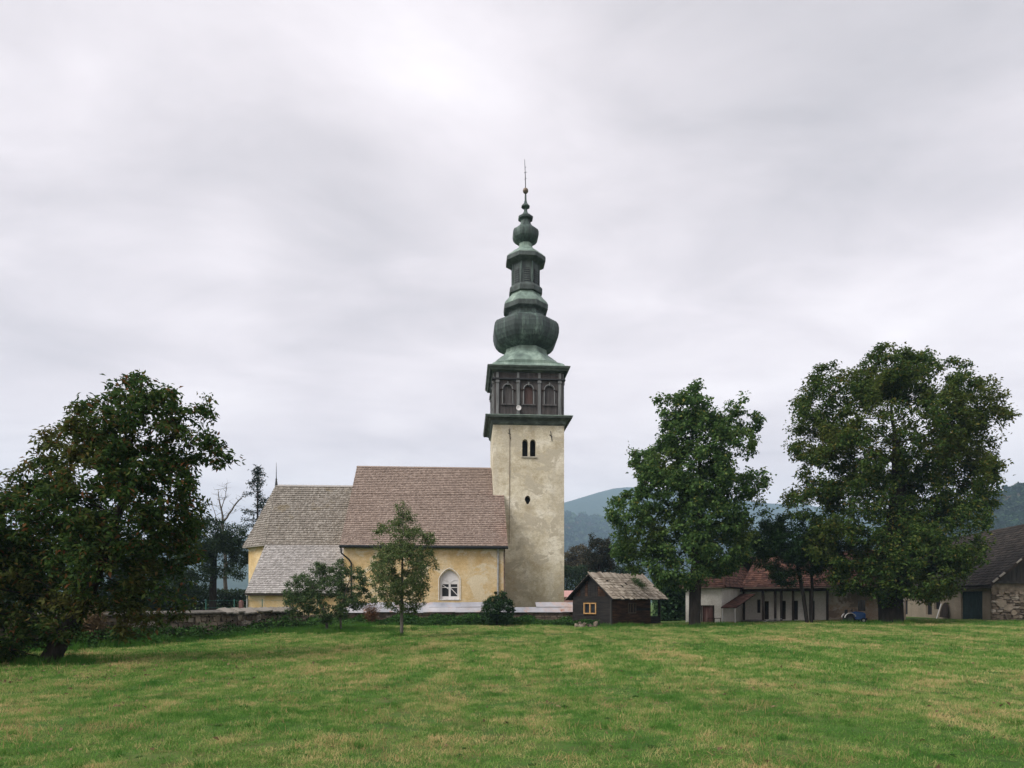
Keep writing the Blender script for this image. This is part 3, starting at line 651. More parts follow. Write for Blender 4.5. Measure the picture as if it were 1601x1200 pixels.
for sx in (-1, 1):
    MB().tube([ch(wcx + sx * 0.62, NWv + 0.19, wzs - 0.02), ch(wcx + sx * 0.42, NWv + 0.185, wzs + 0.06), ch(wcx + sx * 0.16, NWv + 0.18, wzs - 0.06), ch(wcx, NWv + 0.18, wzs - 0.24)], 0.016, 5).build('tracery', MAT['white_paint'], wo)
MB().box(ch(wcx, NWv + 0.10, wz0 + 0.04), CU * 0.72, CV * 0.14, CZ * 0.035).build('sill', MAT['white_paint'], wo)
rimp = [ch(a, NWv - 0.012, b) for a, b in arch(wcx, wz0, 1.60, wzs, wzt + 0.10, 14, True)[1:]] + [ch(wcx - 0.8, NWv - 0.012, wz0)]
MB().tube(rimp, 0.03, 5).build('window_surround', MAT['house_plaster'], wo)
# nave roof
pf_low = [ch(uL, NE, zE), ch(uR, NE, zE), ch(uR, -0.02, zE + nslope * (-0.02 - NE)), ch(uL, -0.02, zE + nslope * (-0.02 - NE))]
pf_up = [ch(uL, -0.02, zE + nslope * (-0.02 - NE)), ch(-0.02, -0.02, zE + nslope * (-0.02 - NE)), ch(-0.02, NR, zR), ch(uL, NR, zR)]
m = MB()
for q in (pf_low, pf_up): deck(m, q, 0.12, 0.03)
deck(m, [ch(uL, NR, zR), ch(-0.02, NR, zR), ch(-0.02, 2 * NR - NE, zE), ch(uL, 2 * NR - NE, zE)], 0.12, 0.0)
nroof = m.build('nave_roof', MAT['nave_shingle'], church)
rows_low = round(44 * (0 - NE) / (NR - NE)); rows_up = 44 - rows_low
mm = MB(); cover(pf_low, rows_low, 0.12, 0.065, mm, 0.05, seed=3); cover(pf_up, rows_up, 0.12, 0.065, mm, 0.05, seed=4)
mm.build('shingles', MAT['nave_shingle'], nroof, fix=False, kind='stuff')
MB().prism([ch(uL - 0.02, NR - 0.16, zR - 0.06), ch(uL - 0.02, NR, zR + 0.07), ch(uL - 0.02, NR + 0.16, zR - 0.06)], CU * (-0.04 - uL)).build('ridge_cap', MAT['nave_shingle'], nroof)
MB().tube([ch(uL, NE - 0.07, zE - 0.06), ch(uR + 0.02, NE - 0.07, zE - 0.10)], 0.105, 8).build('gutter', MAT['gutter'], church)
MB().box(ch((uL + uR) / 2, NE + 0.16, zE - 0.05), CU * ((uR - uL) / 2 - 0.04), CV * 0.16, CZ * 0.02).build('soffit', MAT['dark_timber'], church)
# downpipes
MB().tube([ch(uL + 0.1, NE - 0.06, zE - 0.12), ch(uL + 0.12, NE, zE - 0.55), ch(uL + 0.62, NWv - 0.12, zE - 1.0), ch(uL + 0.78, NWv - 0.10, zE - 1.25), ch(uL + 0.78, NWv - 0.10, 0.3)], 0.062, 7).build('downpipe', MAT['gutter'], church)
u1_ = cu_at(779, NWv - 0.1)
MB().tube([ch(u1_, NE + 0.02, zE - 0.16), ch(u1_, NWv - 0.09, zE - 0.5), ch(u1_ - 0.04, NWv - 0.09, 0.3)], 0.075, 7).build('downpipe', MAT['pipe_grey'], church)
u2_ = uWR - 0.06
MB().tube([ch(u2_, NE + 0.02, zE - 0.16), ch(u2_, NWv - 0.08, zE - 0.5), ch(u2_, NWv - 0.08, 0.3)], 0.055, 7).build('downpipe', MAT['rusty_pipe'], church)

# --- chancel with three-sided apse
VR, VE = 3.2, -1.0
uCr = uWL + 0.05
zCR = cz_at(759, cu_at(490, VR), VR)
uAp = cu_at(432, VR)                       # foot of the hip on the ridge
uA = cu_at(415, VE); zCE = cz_at(851, uA, VE)
hw = VR - VE
vB = VR - hw * 0.4142; uB = uA - (hw - hw * 0.4142)
eav = [ch(uCr, VE, zCE), ch(uA, VE, zCE), ch(uB, vB, zCE), ch(uB, 2 * VR - vB, zCE), ch(uA, 2 * VR - VE, zCE), ch(uCr, 2 * VR - VE, zCE)]
apx = ch(uAp, VR, zCR); rdg = ch(uCr, VR, zCR)
ins = 0.38
wl = [(uCr, VE + ins), (uA + 0.16, VE + ins), (uB + ins, vB + 0.16), (uB + ins, 2 * VR - vB - 0.16), (uA + 0.16, 2 * VR - VE - ins), (uCr, 2 * VR - VE - ins)]
MB().rings([[ch(a, b, -0.2) for a, b in wl], [ch(a, b, zCE + 0.1) for a, b in wl]], True, True).build('chancel', MAT['nave_plaster'], church)
m = MB()
fS = [eav[0], eav[1], apx, rdg]; fD = [eav[1], eav[2], apx]; fE = [eav[2], eav[3], apx]; fD2 = [eav[3], eav[4], apx]; fN = [eav[4], eav[5], rdg, apx]
for q in (fS, fD, fE, fD2, fN): deck(m, q, 0.10, 0.03)
croof = m.build('chancel_roof', MAT['chancel_shingle'], church)
mm = MB()
cover(fS, 27, 0.13, 0.07, mm, 0.09, seed=11); cover(fD, 27, 0.13, 0.07, mm, 0.09, seed=12); cover(fE, 27, 0.13, 0.07, mm, 0.09, seed=13)
mm.build('shingles', MAT['chancel_shingle'], croof, fix=False, kind='stuff')
MB().prism([ch(uAp - 0.05, VR - 0.14, zCR - 0.08), ch(uAp - 0.05, VR, zCR + 0.06), ch(uAp - 0.05, VR + 0.14, zCR - 0.08)], CU * (uCr - uAp)).build('ridge_cap', MAT['annex_shingle'], croof)
MB().tube([apx + CZ * -0.1, apx + CZ * 0.25, apx + CZ * 0.5, apx + CZ * 1.9], [0.13, 0.10, 0.04, 0.012], 6).build('finial', MAT['black_metal'], croof)
MB().tube([apx + CZ * 0.42, apx + CZ * 0.58], [0.09, 0.05], 8).build('finial_knob', MAT['black_metal'], croof)
m = MB()
for a, b in ((0, 1), (1, 2), (2, 3)):
    pa, pb = eav[a], eav[b]; m.tube([pa + CZ * -0.05, pb + CZ * -0.05], 0.06, 6)
m.build('eave_board', MAT['weathered_board'], croof)

# --- sacristy annex with its lean-to roof
AB = VE - 4.95
uAL_t = cu_at(416, VE); uAL = uAL_t - 0.05; uAR = uWL - 0.03
zAt = zCE - 0.03; zAb = cz_at(927.5, uAL, AB)
pa = [ch(uAL, AB, zAb), ch(uAR, AB, zAb), ch(uAR, VE - 0.02, zAt), ch(uAL, VE - 0.02, zAt)]
wv = AB + 0.35
zw_ = zAb + (zAt - zAb) * 0.35 / 4.95
m = MB()
m.quad(ch(uAL + 0.12, wv, -0.2), ch(uAR, wv, -0.2), ch(uAR, wv, zw_ - 0.1), ch(uAL + 0.12, wv, zw_ - 0.1))
m.quad(ch(uAL + 0.12, wv, -0.2), ch(uAL + 0.12, VE + ins, -0.2), ch(uAL + 0.12, VE + ins, zAt - 0.05), ch(uAL + 0.12, wv, zw_ - 0.1))
m.quad(ch(uAR, wv, -0.2), ch(uAR, NWv, -0.2), ch(uAR, NWv, zw_ + 0.6), ch(uAR, wv, zw_ - 0.1))
m.build('sacristy', MAT['nave_plaster'], church, fix=False)
m = MB(); deck(m, pa, 0.10, 0.03); aroof = m.build('sacristy_roof', MAT['annex_shingle'], church)
mm = MB(); cover(pa, 28, 0.12, 0.06, mm, 0.08, seed=21); mm.build('shingles', MAT['annex_shingle'], aroof, fix=False, kind='stuff')
MB().box(ch((uAL + uAR) / 2, AB + 0.05, zAb - 0.08), CU * ((uAR - uAL) / 2), CV * 0.04, CZ * 0.07).build('eave_board', MAT['dark_timber'], aroof)
MB().box(ch((uAL + uAR) / 2, AB + 0.22, zAb - 0.02), CU * ((uAR - uAL) / 2 - 0.05), CV * 0.13, CZ * 0.02).build('soffit', MAT['dark_timber'], aroof)
MB().tube([ch(uAL + 0.1, AB + 0.02, zAb - 0.1), ch(uAL + 0.06, wv - 0.06, zAb - 0.35), ch(uAL + 0.06, wv - 0.06, 0.2)], 0.06, 6).build('downpipe', MAT['pipe_grey'], church)

# dish on the bell storey
dp = ch(cu_at(811, -0.2), 0.1 - 0.32, cz_at(638, TC, -0.2))
dish = empty('antenna_dish', dp); tag(dish, 'small round white dish fixed to the dark wooden bell storey', 'antenna')
MB().rings([[dp + CU * (r_ * math.cos(a)) + CZ * (r_ * math.sin(a)) - CV * d_ for a in np.linspace(0, 2 * math.pi, 17)[:-1]] for r_, d_ in ((0.05, -0.05), (0.14, -0.02), (0.21, 0.05), (0.205, 0.06), (0.13, 0.0), (0.03, -0.02))], True, True).build('reflector', MAT['white_paint'], dish, True)
MB().tube([dp + CV * 0.03, dp + CV * 0.36], 0.03, 6).build('bracket', MAT['steel'], dish)

# ================================================================== CHURCHYARD WALLS
def stone_meshes(n, seed, mat):
    out_ = []; rr = np.random.default_rng(seed)
    for k in range(n):
        me = bpy.data.meshes.new('stone'); bm = bmesh.new(); bmesh.ops.create_cube(bm, size=1.0)
        bmesh.ops.bevel(bm, geom=list(bm.edges), offset=0.16, segments=1, affect='EDGES')
        for v in bm.verts: v.co += Vector(rr.normal(0, 0.085, 3))
        bm.to_mesh(me); bm.free(); me.materials.append(mat); out_.append(me)
    return out_
STM = stone_meshes(9, 5, MAT['stone'])
def stone_rows(p0, p1, zbase, ztop, w, h, seed, nrm_side):
    """yield centre, rotation, size of stones laid in uneven courses along the segment p0-p1, on the face towards nrm_side"""
    rr = random.Random(seed); d = Vector(p1) - Vector(p0); Ln = d.length; u = d / Ln; rz = math.atan2(u.y, u.x); res = []
    z = zbase; r = 0
    while z < ztop - 0.04:
        hh = min(h * rr.uniform(0.7, 1.35), ztop - z); s = rr.uniform(-0.1, 0)
        while s < Ln:
            ww = w * rr.uniform(0.55, 1.5)
            if s + ww > 0:
                c_ = Vector(p0) + u * (s + ww / 2) + Vector(nrm_side) * rr.uniform(-0.03, 0.03); c_.z = z + hh / 2 + rr.uniform(-0.015, 0.015)
                res.append((c_ + CZ * rr.uniform(-0.03, 0.03), rz + rr.uniform(-0.12, 0.12), (ww * rr.uniform(0.85, 1.0), 0.24, hh * rr.uniform(0.75, 1.15)), rr.uniform(-0.2, 0.2)))
            s += ww
        z += hh; r += 1
    return res
def stones_as_parts(lst, parent, seed):
    rr = random.Random(seed); off = root_of(parent).location
    for c_, rz, sz, tilt in lst:
        o = bpy.data.objects.new('stone', rr.choice(STM)); COL.objects.link(o); o.parent = parent
        o.location = c_ - off; o.rotation_euler = (0, tilt, rz); o.scale = sz
def stones_as_mass(lst, parent, name='stones'):
    m = MB(); rr = random.Random(3)
    for c_, rz, sz, tilt in lst:
        u = Vector((math.cos(rz), math.sin(rz), 0)); n = Vector((-u.y, u.x, 0)); a = 0.5
        k = lambda: rr.uniform(0.82, 1.05)
        p = []
        for zz in (-1, 1):
            for xx, yy in ((-1, -1), (1, -1), (1, 1), (-1, 1)):
                p.append(c_ + u * (xx * sz[0] * a * k()) + n * (yy * sz[1] * a * k()) + CZ * (zz * sz[2] * a * k()))
        m.hexa(p)
    return m.build(name, MAT['stone_mass'], parent, fix=False, kind='stuff')
WL = [Vector((-20.0, 17.5, 0)), Vector((-16.9, 24.0, 0)), Vector((-15.0, 28.5, 0)), Vector((-12.6, 38.4, 0))]
wallL = empty('stone_wall', WL[2]); tag(wallL, 'low rubble stone wall with slab coping running beside the leaning walnut tree', 'stone wall', kind='thing')
core = MB(); lst = []; lst2 = []
for i in range(3):
    a, b = WL[i], WL[i + 1]; d = (b - a).normalized(); n = Vector((d.y, -d.x, 0))
    core.box((a + b) / 2 + CZ * 0.40 - n * 0.02, d * ((b - a).length / 2 + 0.05), n * 0.19, CZ * 0.62)
    (lst if i else lst2).extend(stone_rows(a + n * 0.16, b + n * 0.16, -0.2, 1.0, 0.34, 0.20, 40 + i, n))
core.build('wall_core', MAT['mortar'], wallL)
lst.sort(key=lambda q: q[0].y); stones_as_parts(lst[:298], wallL, 5)
stones_as_mass(lst[298:] + lst2, wallL)
# coping: long boards on the near stretch, single uneven slabs on the far stretch
rr = random.Random(12)
a, b = WL[2], WL[3]; d = (b - a).normalized(); n = Vector((d.y, -d.x, 0)); s = -9.0; Ln = (b - a).length
while s < Ln:
    far = s > 2.3
    w = rr.uniform(0.42, 0.62) if far else 2.2
    base = a + d * (s + w / 2) if s > -0.2 else WL[1] + (WL[2] - WL[1]).normalized() * (s + w / 2 + (WL[2] - WL[1]).length)
    dd = d if s > -0.2 else (WL[2] - WL[1]).normalized(); nn = Vector((dd.y, -dd.x, 0))
    lift_ = rr.uniform(-0.02, 0.04) if far else 0.0
    dropn = rr.uniform(0.16, 0.24) if far else 0.10
    for side in (1, -1):
        p0 = base + CZ * (1.22 + lift_ - (0.0 if far else 0.08)); e_ = nn * (0.44 * side)
        t_ = rr.uniform(-0.03, 0.03) if far else 0
        m = MB()
        dn = -CZ * dropn
        m.hexa([p0 - dd * (w / 2) + CZ * t_, p0 + dd * (w / 2) - CZ * t_, p0 + dd * (w / 2) + e_ + dn - CZ * t_, p0 - dd * (w / 2) + e_ + dn + CZ * t_,
                p0 - dd * (w / 2) + CZ * (0.06 + t_), p0 + dd * (w / 2) + CZ * (0.06 - t_), p0 + dd * (w / 2) + e_ + dn + CZ * (0.06 - t_), p0 - dd * (w / 2) + e_ + dn + CZ * (0.06 + t_)])
        m.build('coping_slab', MAT['slab_coping'] if far else MAT['old_board'], wallL)
    s += w * (0.92 if far else 1.0)
# post behind the wall by the sacristy
pb = P(377, 950, 41.5); pb.z = 0
po = MB().box(pb + CZ * 0.75, Vector((0.11, 0, 0)), Vector((0, 0.11, 0)), CZ * 0.85).tube([pb + CZ * 1.6, pb + CZ * 1.68], [0.14, 0.06], 6).build('wooden_post', MAT['brown_door'])
tag(po, 'brown wooden post standing behind the slab coping left of the sacristy', 'post')

# middle wall with sheet-metal coping
MW0, MW1 = Vector((-11.3, 45.6, 0)), Vector((4.3, 46.9, 0))
wallM = empty('metal_capped_wall', (MW0 + MW1) / 2); tag(wallM, 'low stone wall capped with pale rusty metal sheets in front of the nave', 'stone wall', kind='thing')
d = (MW1 - MW0).normalized(); n = Vector((d.y, -d.x, 0)); LnM = (MW1 - MW0).length
MB().box((MW0 + MW1) / 2 + CZ * 0.36, d * (LnM / 2), n * 0.22, CZ * 0.56).build('wall_core', MAT['mortar'], wallM)
stones_as_mass(stone_rows(MW0 + n * 0.2, MW1 + n * 0.2, -0.15, 0.84, 0.36, 0.2, 77, n), wallM)
s = 0.0; rr = random.Random(4); k = 0
while s < LnM:
    w = min(rr.uniform(1.5, 2.2), LnM - s)
    for tier, (za, zb_, oa, ob) in enumerate(((0.86, 1.20, 0.50, 0.16), (1.20, 1.52, 0.20, -0.34))):
        if tier == 1 and (9.3 < s < 11.5): continue
        j = rr.uniform(-0.02, 0.02); sh = 0.4 * tier; tl = rr.uniform(-0.025, 0.025)
        p = MW0 + d * (s + sh); ov_ = w + 0.06
        q = [p + n * oa + CZ * (za + j), p + d * ov_ + n * oa + CZ * (za + j + tl), p + d * ov_ + n * ob + CZ * (zb_ + j + tl), p + n * ob + CZ * (zb_ + j)]
        MB().prism(q, CZ * 0.018 + n * 0.006).build('metal_sheet', MAT['sheet_metal'], wallM)
    s += w; k += 1
# link between both walls behind the plum tree
LK = [WL[3], MW0]
wl3 = empty('rubble_wall', LK[0]); tag(wl3, 'short low stretch of rubble wall behind the two-stemmed plum tree', 'stone wall', kind='thing')
a, b = LK; d = (b - a).normalized(); n = Vector((d.y, -d.x, 0))
MB().box((a + b) / 2 + CZ * 0.28, d * ((b - a).length / 2 - 0.05), n * 0.2, CZ * 0.5).build('wall_core', MAT['mortar'], wl3)
stones_as_mass(stone_rows(a + n * 0.18, b + n * 0.18, -0.2, 0.78, 0.34, 0.2, 71, n), wl3)

# wire fence behind the left wall
fen = empty('wire_fence', (-16, 44, 0)); tag(fen, 'thin green wire fence behind the slab-topped stone wall', 'fence')
fp = [Vector((-19.5 + i * 1.7, 43.5 + 0.25 * i, 0)) for i in range(5)]
for p in fp: MB().tube([p, p + CZ * 1.75], 0.03, 6).build('post', MAT['fence_green'], fen)
for z_ in (0.3, 0.75, 1.2, 1.65): MB().tube([fp[0] + CZ * z_, fp[-1] + CZ * z_], 0.008, 4).build('wire', MAT['fence_green'], fen)

# ================================================================== WOODEN HUT
HC = Vector((6.23, 43.0, 0)); HA = Vector((0.7071, 0.7071, 0)); HB = Vector((-0.7071, 0.7071, 0))   # side wall runs HA, gable runs HB
HLn, HWd = 5.74, 3.07; HE, HR = 1.98, 3.29; hz = 0.02
hut = empty('wooden_hut', HC + HA * 2.9 + HB * 1.5 + CZ * hz); tag(hut, 'small dark log hut with grey shingle roof and yellow-framed gable window', 'hut')
def hp(a, b, z): return HC + HA * a + HB * b + CZ * (z + hz)
# porch at the far end of the side wall: the solid room ends at a = 4.35
RM = 4.35
gab = MB().box(hp(0.03, HWd / 2, 0.96), HA * 0.02, HB * (HWd / 2 - 0.02), CZ * 0.98).build('gable_wall', MAT['hut_wood'], hut)
sid = MB().box(hp(RM / 2, 0.03, 0.96), HA * (RM / 2 - 0.03), HB * 0.02, CZ * 0.98).build('side_wall', MAT['hut_wood_red'], hut)
MB().box(hp(RM, HWd / 2, 0.96), HA * 0.03, HB * (HWd / 2), CZ * 0.96).build('porch_wall', MAT['hut_wood'], hut)
MB().box(hp(RM / 2, HWd, 0.96), HA * (RM / 2), HB * 0.03, CZ * 0.96).build('rear_wall', MAT['hut_wood'], hut)
MB().prism([hp(0.05, 0.02, 1.96), hp(0.05, HWd - 0.02, 1.96), hp(0.05, HWd / 2, HR - 0.10)], HA * 0.05).build('gable_core', MAT['hut_wood'], hut)
rr = random.Random(8)
z_ = 0.0; zt_ = 1.94; k = 0
gw = (1.10, 2.12, 0.77, 1.50)   # gable window: b0, b1, z0, z1
sw = (1.72, 2.62, 0.80, 1.50)   # side window: a0, a1
while z_ < zt_ - 0.02:
    h_ = min(rr.uniform(0.15, 0.2), zt_ - z_)
    pr = rr.uniform(0.0, 0.025)
    for (o_, U_, N_, Ln_, wnd, mat, par) in ((hp(0, 0, 0), HB, -HA, HWd, gw, MAT['hut_wood'], gab), (hp(0, 0, 0), HA, -HB, RM, sw, MAT['hut_wood_red'], sid)):
        segs = [(0, Ln_)] if z_ + h_ <= wnd[2] + 0.02 or z_ >= wnd[3] - 0.02 else [(0, wnd[0]), (wnd[1], Ln_)]
        for s0, s1 in segs:
            MB().box(o_ + U_ * ((s0 + s1) / 2) + N_ * (0.02 + pr) + CZ * (z_ + h_ / 2), U_ * ((s1 - s0) / 2), N_ * 0.035, CZ * (h_ / 2 - 0.009)).build('plank', mat if rr.random() < 0.75 else MAT['hut_wood'], par)
    z_ += h_; k += 1
MB().box(hp(-0.05, -0.05, 0.97), HA * 0.06, HB * 0.06, CZ * 0.97).build('corner_post', MAT['barn_board'], hut)
# vertical boards of the gable triangle
nb = 15
for i in range(nb):
    b0 = HWd * i / nb; b1 = HWd * (i + 1) / nb; bm_ = (b0 + b1) / 2
    top = 1.96 + (HR - 0.10 - 1.96) * (1 - abs(bm_ - HWd / 2) / (HWd / 2))
    t0_ = 1.96 + (HR - 0.12 - 1.96) * (1 - abs(b0 - HWd / 2) / (HWd / 2)); t1_ = 1.96 + (HR - 0.12 - 1.96) * (1 - abs(b1 - HWd / 2) / (HWd / 2))
    pr = rr.uniform(0, 0.02)
    MB().prism([hp(-0.02 - pr, b0 + 0.008, 1.90), hp(-0.02 - pr, b1 - 0.008, 1.90), hp(-0.02 - pr, b1 - 0.008, max(t1_, 1.93)), hp(-0.02 - pr, b0 + 0.008, max(t0_, 1.93))], HA * 0.05).build('gable_board', MAT['hut_wood_red'] if rr.random() < 0.3 else MAT['hut_wood'], gab)
def window(parent, o_, U_, N_, s0, s1, z0, z1, fmat, fr=0.06, name='window', leaves=2):
    w_ = MB().box(o_ + U_ * ((s0 + s1) / 2) + N_ * -0.02 + CZ * ((z0 + z1) / 2), U_ * ((s1 - s0) / 2), N_ * 0.012, CZ * ((z1 - z0) / 2)).build(name, MAT['glass'], parent)
    for a_, b_, c_, d_ in ((s0, s1, z0, z0 + fr), (s0, s1, z1 - fr, z1), (s0, s0 + fr, z0 + fr, z1 - fr), (s1 - fr, s1, z0 + fr, z1 - fr)):
        MB().box(o_ + U_ * ((a_ + b_) / 2) + N_ * 0.035 + CZ * ((c_ + d_) / 2), U_ * ((b_ - a_) / 2), N_ * 0.045, CZ * ((d_ - c_) / 2)).build('frame', fmat, w_)
    for k in range(1, leaves):
        s_ = s0 + (s1 - s0) * k / leaves
        MB().box(o_ + U_ * s_ + N_ * 0.03 + CZ * ((z0 + z1) / 2), U_ * fr * 0.62, N_ * 0.04, CZ * ((z1 - z0) / 2 - fr)).build('mullion', fmat, w_)
    return w_
window(hut, hp(0, 0, 0) - HA * 0.035, HB, -HA, gw[0], gw[1], gw[2], gw[3], MAT['yellow_frame'], 0.075)
window(hut, hp(0, 0, 0) - HB * 0.03, HA, -HB, sw[0], sw[1], sw[2], sw[3], MAT['weathered_brown'], 0.07, leaves=3)
# porch: posts, rail, boards
for a_, b_ in ((HLn - 0.1, 0.1), (HLn - 0.1, HWd - 0.1)):
    MB().box(hp(a_, b_, 0.96), HA * 0.07, HB * 0.07, CZ * 0.96).build('porch_post', MAT['hut_wood'], hut)
MB().box(hp((RM + HLn) / 2, 0.08, 0.28), HA * ((HLn - RM) / 2 - 0.1), HB * 0.03, CZ * 0.30).build('porch_parapet', MAT['hut_wood'], hut)
MB().box(hp((RM + HLn) / 2, 0.08, 1.84), HA * ((HLn - RM) / 2), HB * 0.06, CZ * 0.09).build('porch_beam', MAT['hut_wood'], hut)
MB().box(hp((RM + HLn) / 2, HWd - 0.08, 1.0), HA * 0.06, HB * 0.05, CZ * 0.9).build('porch_post', MAT['hut_wood'], hut)
MB().box(hp((RM + HLn) / 2, HWd - 0.02, 0.62), HA * ((HLn - RM) / 2 - 0.05), HB * 0.025, CZ * 0.62).build('porch_dark_panel', MAT['hut_wood'], hut)  # added panel: hides the bright grass behind so the porch opening looks dark
# roof
ovh, ove = 0.32, 0.38; sl = (HR - HE + 0.08) / (HWd / 2)
ze_ = HE - sl * ove + 0.10
r1 = [hp(-ovh, -ove, ze_), hp(HLn + 0.3, -ove, ze_), hp(HLn + 0.3, HWd / 2, HR + 0.06), hp(-ovh, HWd / 2, HR + 0.06)]
r2 = [hp(-ovh, HWd + ove, ze_), hp(HLn + 0.3, HWd + ove, ze_), hp(HLn + 0.3, HWd / 2, HR + 0.06), hp(-ovh, HWd / 2, HR + 0.06)]
m = MB(); deck(m, r1, 0.06, 0.02); deck(m, r2, 0.06, 0.02); hroof = m.build('roof', MAT['hut_wood'], hut)
mm = MB(); cover(r1, 9, 0.2, 0.03, mm, 0.22, seed=31, lap=1.25, skip=0.02); cover(r2, 9, 0.2, 0.03, mm, 0.2, seed=32); mm.build('shingles', MAT['hut_shingle'], hroof, fix=False, kind='stuff')
rr = random.Random(18)
m = MB(); a_ = -ovh
while a_ < HLn + 0.25:
    w = rr.uniform(0.13, 0.24); h_ = rr.uniform(0.02, 0.14)
    b0 = HWd / 2 - 0.28; z0_ = HR + 0.06 - sl * 0.28 + 0.03
    m.hexa([hp(a_, b0, z0_), hp(a_ + w - 0.01, b0, z0_), hp(a_ + w - 0.01, HWd / 2 + 0.02 + h_ * 0.8, HR + 0.09 + h_), hp(a_, HWd / 2 + 0.02 + h_ * 0.8, HR + 0.09 + h_),
            hp(a_, b0, z0_ + 0.035), hp(a_ + w - 0.01, b0, z0_ + 0.035), hp(a_ + w - 0.01, HWd / 2 + h_ * 0.8, HR + 0.115 + h_), hp(a_, HWd / 2 + h_ * 0.8, HR + 0.115 + h_)])
    a_ += w
m.build('ridge_shingles', MAT['hut_shingle'], hroof, fix=False, kind='stuff')
for r_ in (r1, r2):
    MB().tube([r_[0] - CZ * 0.05, r_[3] - CZ * 0.05], 0.05, 4).build('verge_board', MAT['hut_wood'], hroof)
cr = empty('creeper', hp(4.2, 0.6, 2.6)); tag(cr, 'green creeper lying on the shingles of the log hut roof', 'creeper')
rgc = np.random.default_rng(3); cp_ = []
for _ in range(420):
    a_, b_ = 4.2 + rgc.normal(0, 0.28), 0.75 + rgc.normal(0, 0.2); zz = ze_ + sl * (b_ + ove) + 0.06 + abs(rgc.normal(0, 0.07)); cp_.append(tuple(hp(a_, b_, zz)))
CREEP = (cr, cp_)
# rubble heap by the gable
rub = empty('rubble_heap', P(918, 976, 41.2)); rub.location.z = gz(rub.location.x, rub.location.y); tag(rub, 'heap of pale stones on the grass under the yellow-framed window', 'stones')
rr = random.Random(6)
for i in range(16):
    o = bpy.data.objects.new('stone', rr.choice(STM)); COL.objects.link(o); o.parent = rub; s_ = rr.uniform(0.10, 0.25)
    o.location = (rr.uniform(-0.7, 0.6), rr.uniform(-0.2, 0.3), s_ * 0.3 + (0.12 if i > 10 else 0)); o.rotation_euler = [rr.uniform(0, 3) for _ in range(3)]; o.scale = (s_ * 1.3, s_, s_ * 0.8)

# ================================================================== WHITE HOUSE (block and porch wing)
Q0 = Vector((14.43, 47.0, 0)); QE = Vector((math.cos(R(35)), -math.sin(R(35)), 0)); QF = Vector((math.sin(R(35)), math.cos(R(35)), 0))
house = empty('white_house', Q0 + QE * 4 + QF * 5); tag(house, 'long whitewashed farmhouse with red tiled roof and timber porch behind the trees', 'house')
def qp(e_, f_, z_): return Q0 + QE * e_ + QF * f_ + CZ * z_
def qe_at(px, f_):
    r_ = (px - 800.5) / F; b = Q0 + QF * f_
    return (r_ * b.y - b.x) / (QE.x - r_ * QE.y)
zHe = 2.62; BWd = qe_at(1072, 0)
# block: front, right and left walls; door opening in the front
dA, dB = qe_at(1097.5, 0), qe_at(1115.5, 0)
m = MB()
m.panel(qp(0, 0, 0), QE, CZ, [(BWd, -0.3), (0, -0.3), (0, zHe), (BWd, zHe)], [[(dA, -0.15), (dB, -0.15), (dB, 1.28), (dA, 1.28)]], QF * 0.2)
WF = 5.3
m.quad(qp(0, 0, -0.3), qp(0, WF, -0.3), qp(0, WF, zHe), qp(0, 0, zHe))
m.quad(qp(BWd, 0, -0.3), qp(BWd, 10, -0.3), qp(BWd, 10, zHe), qp(BWd, 0, zHe))
m.build('wall', MAT['house_plaster'], house, fix=False)
do = MB().box(qp((dA + dB) / 2, 0.16, 0.56), QE * ((dB - dA) / 2), QF * 0.03, CZ * 0.72).build('door', MAT['brown_door'], house)
for k in (0.3, 0.7): MB().box(qp(dA + (dB - dA) * k, 0.12, 0.56), QE * 0.13, QF * 0.02, CZ * 0.5).build('door_panel', MAT['brown_door'], do)
MB().tube([qp(dA - 0.02, -0.03, -0.2), qp(dA - 0.02, -0.03, 1.31), qp(dB + 0.02, -0.03, 1.31), qp(dB + 0.02, -0.03, -0.2)], 0.045, 4).build('door_frame', MAT['dark_timber'], do)
# wing wall: white part, then patchy part, with openings
eS = qe_at(1293, WF); eEnd = qe_at(1402, WF)
op = []
for p0, p1, za, zb_ in ((1183.5, 1189, 0.75, 1.75), (1195, 1202, 0.28, 1.62), (1222.5, 1228.5, 0.28, 1.66), (1241, 1247.5, 0.28, 1.66), (1267.5, 1273.5, 0.28, 1.66)):
    op.append((qe_at(p0, WF), qe_at(p1, WF), za, zb_))
m = MB(); m.panel(qp(0, WF, 0), QE, CZ, [(0, -0.3), (eS, -0.3), (eS, zHe + 0.3), (0, zHe + 0.3)], [[(a, c_), (b, c_), (b, d_), (a, d_)] for a, b, c_, d_ in op], QF * 0.18)
m.build('wall', MAT['house_plaster'], house, fix=False)
for a, b, c_, d_ in op:
    o = MB().box(qp((a + b) / 2, WF + 0.15, (c_ + d_) / 2), QE * ((b - a) / 2), QF * 0.02, CZ * ((d_ - c_) / 2)).build('door', MAT['dark_timber'], house)
    MB().box(qp((a + b) / 2, WF + 0.11, (c_ + d_) / 2 + (d_ - c_) * 0.2), QE * ((b - a) / 2 * 0.7), QF * 0.015, CZ * ((d_ - c_) * 0.22)).build('door_panel', MAT['hut_wood'], o)
w0, w1 = qe_at(1341, WF), qe_at(1353, WF); wz0_, wz1_ = zat(955, 46), zat(938, 46)
m = MB(); m.panel(qp(0, WF, 0), QE, CZ, [(eS, -0.3), (eEnd, -0.3), (eEnd, zHe + 0.3), (eS, zHe + 0.3)], [[(w0, wz0_), (w1, wz0_), (w1, wz1_), (w0, wz1_)]], QF * 0.18)
m.quad(qp(eEnd, WF, -0.3), qp(eEnd, WF + 6, -0.3), qp(eEnd, WF + 6, zHe + 0.4), qp(eEnd, WF, zHe + 0.3))
m.build('patchy_wall', MAT['patchy_plaster'], house, fix=False)
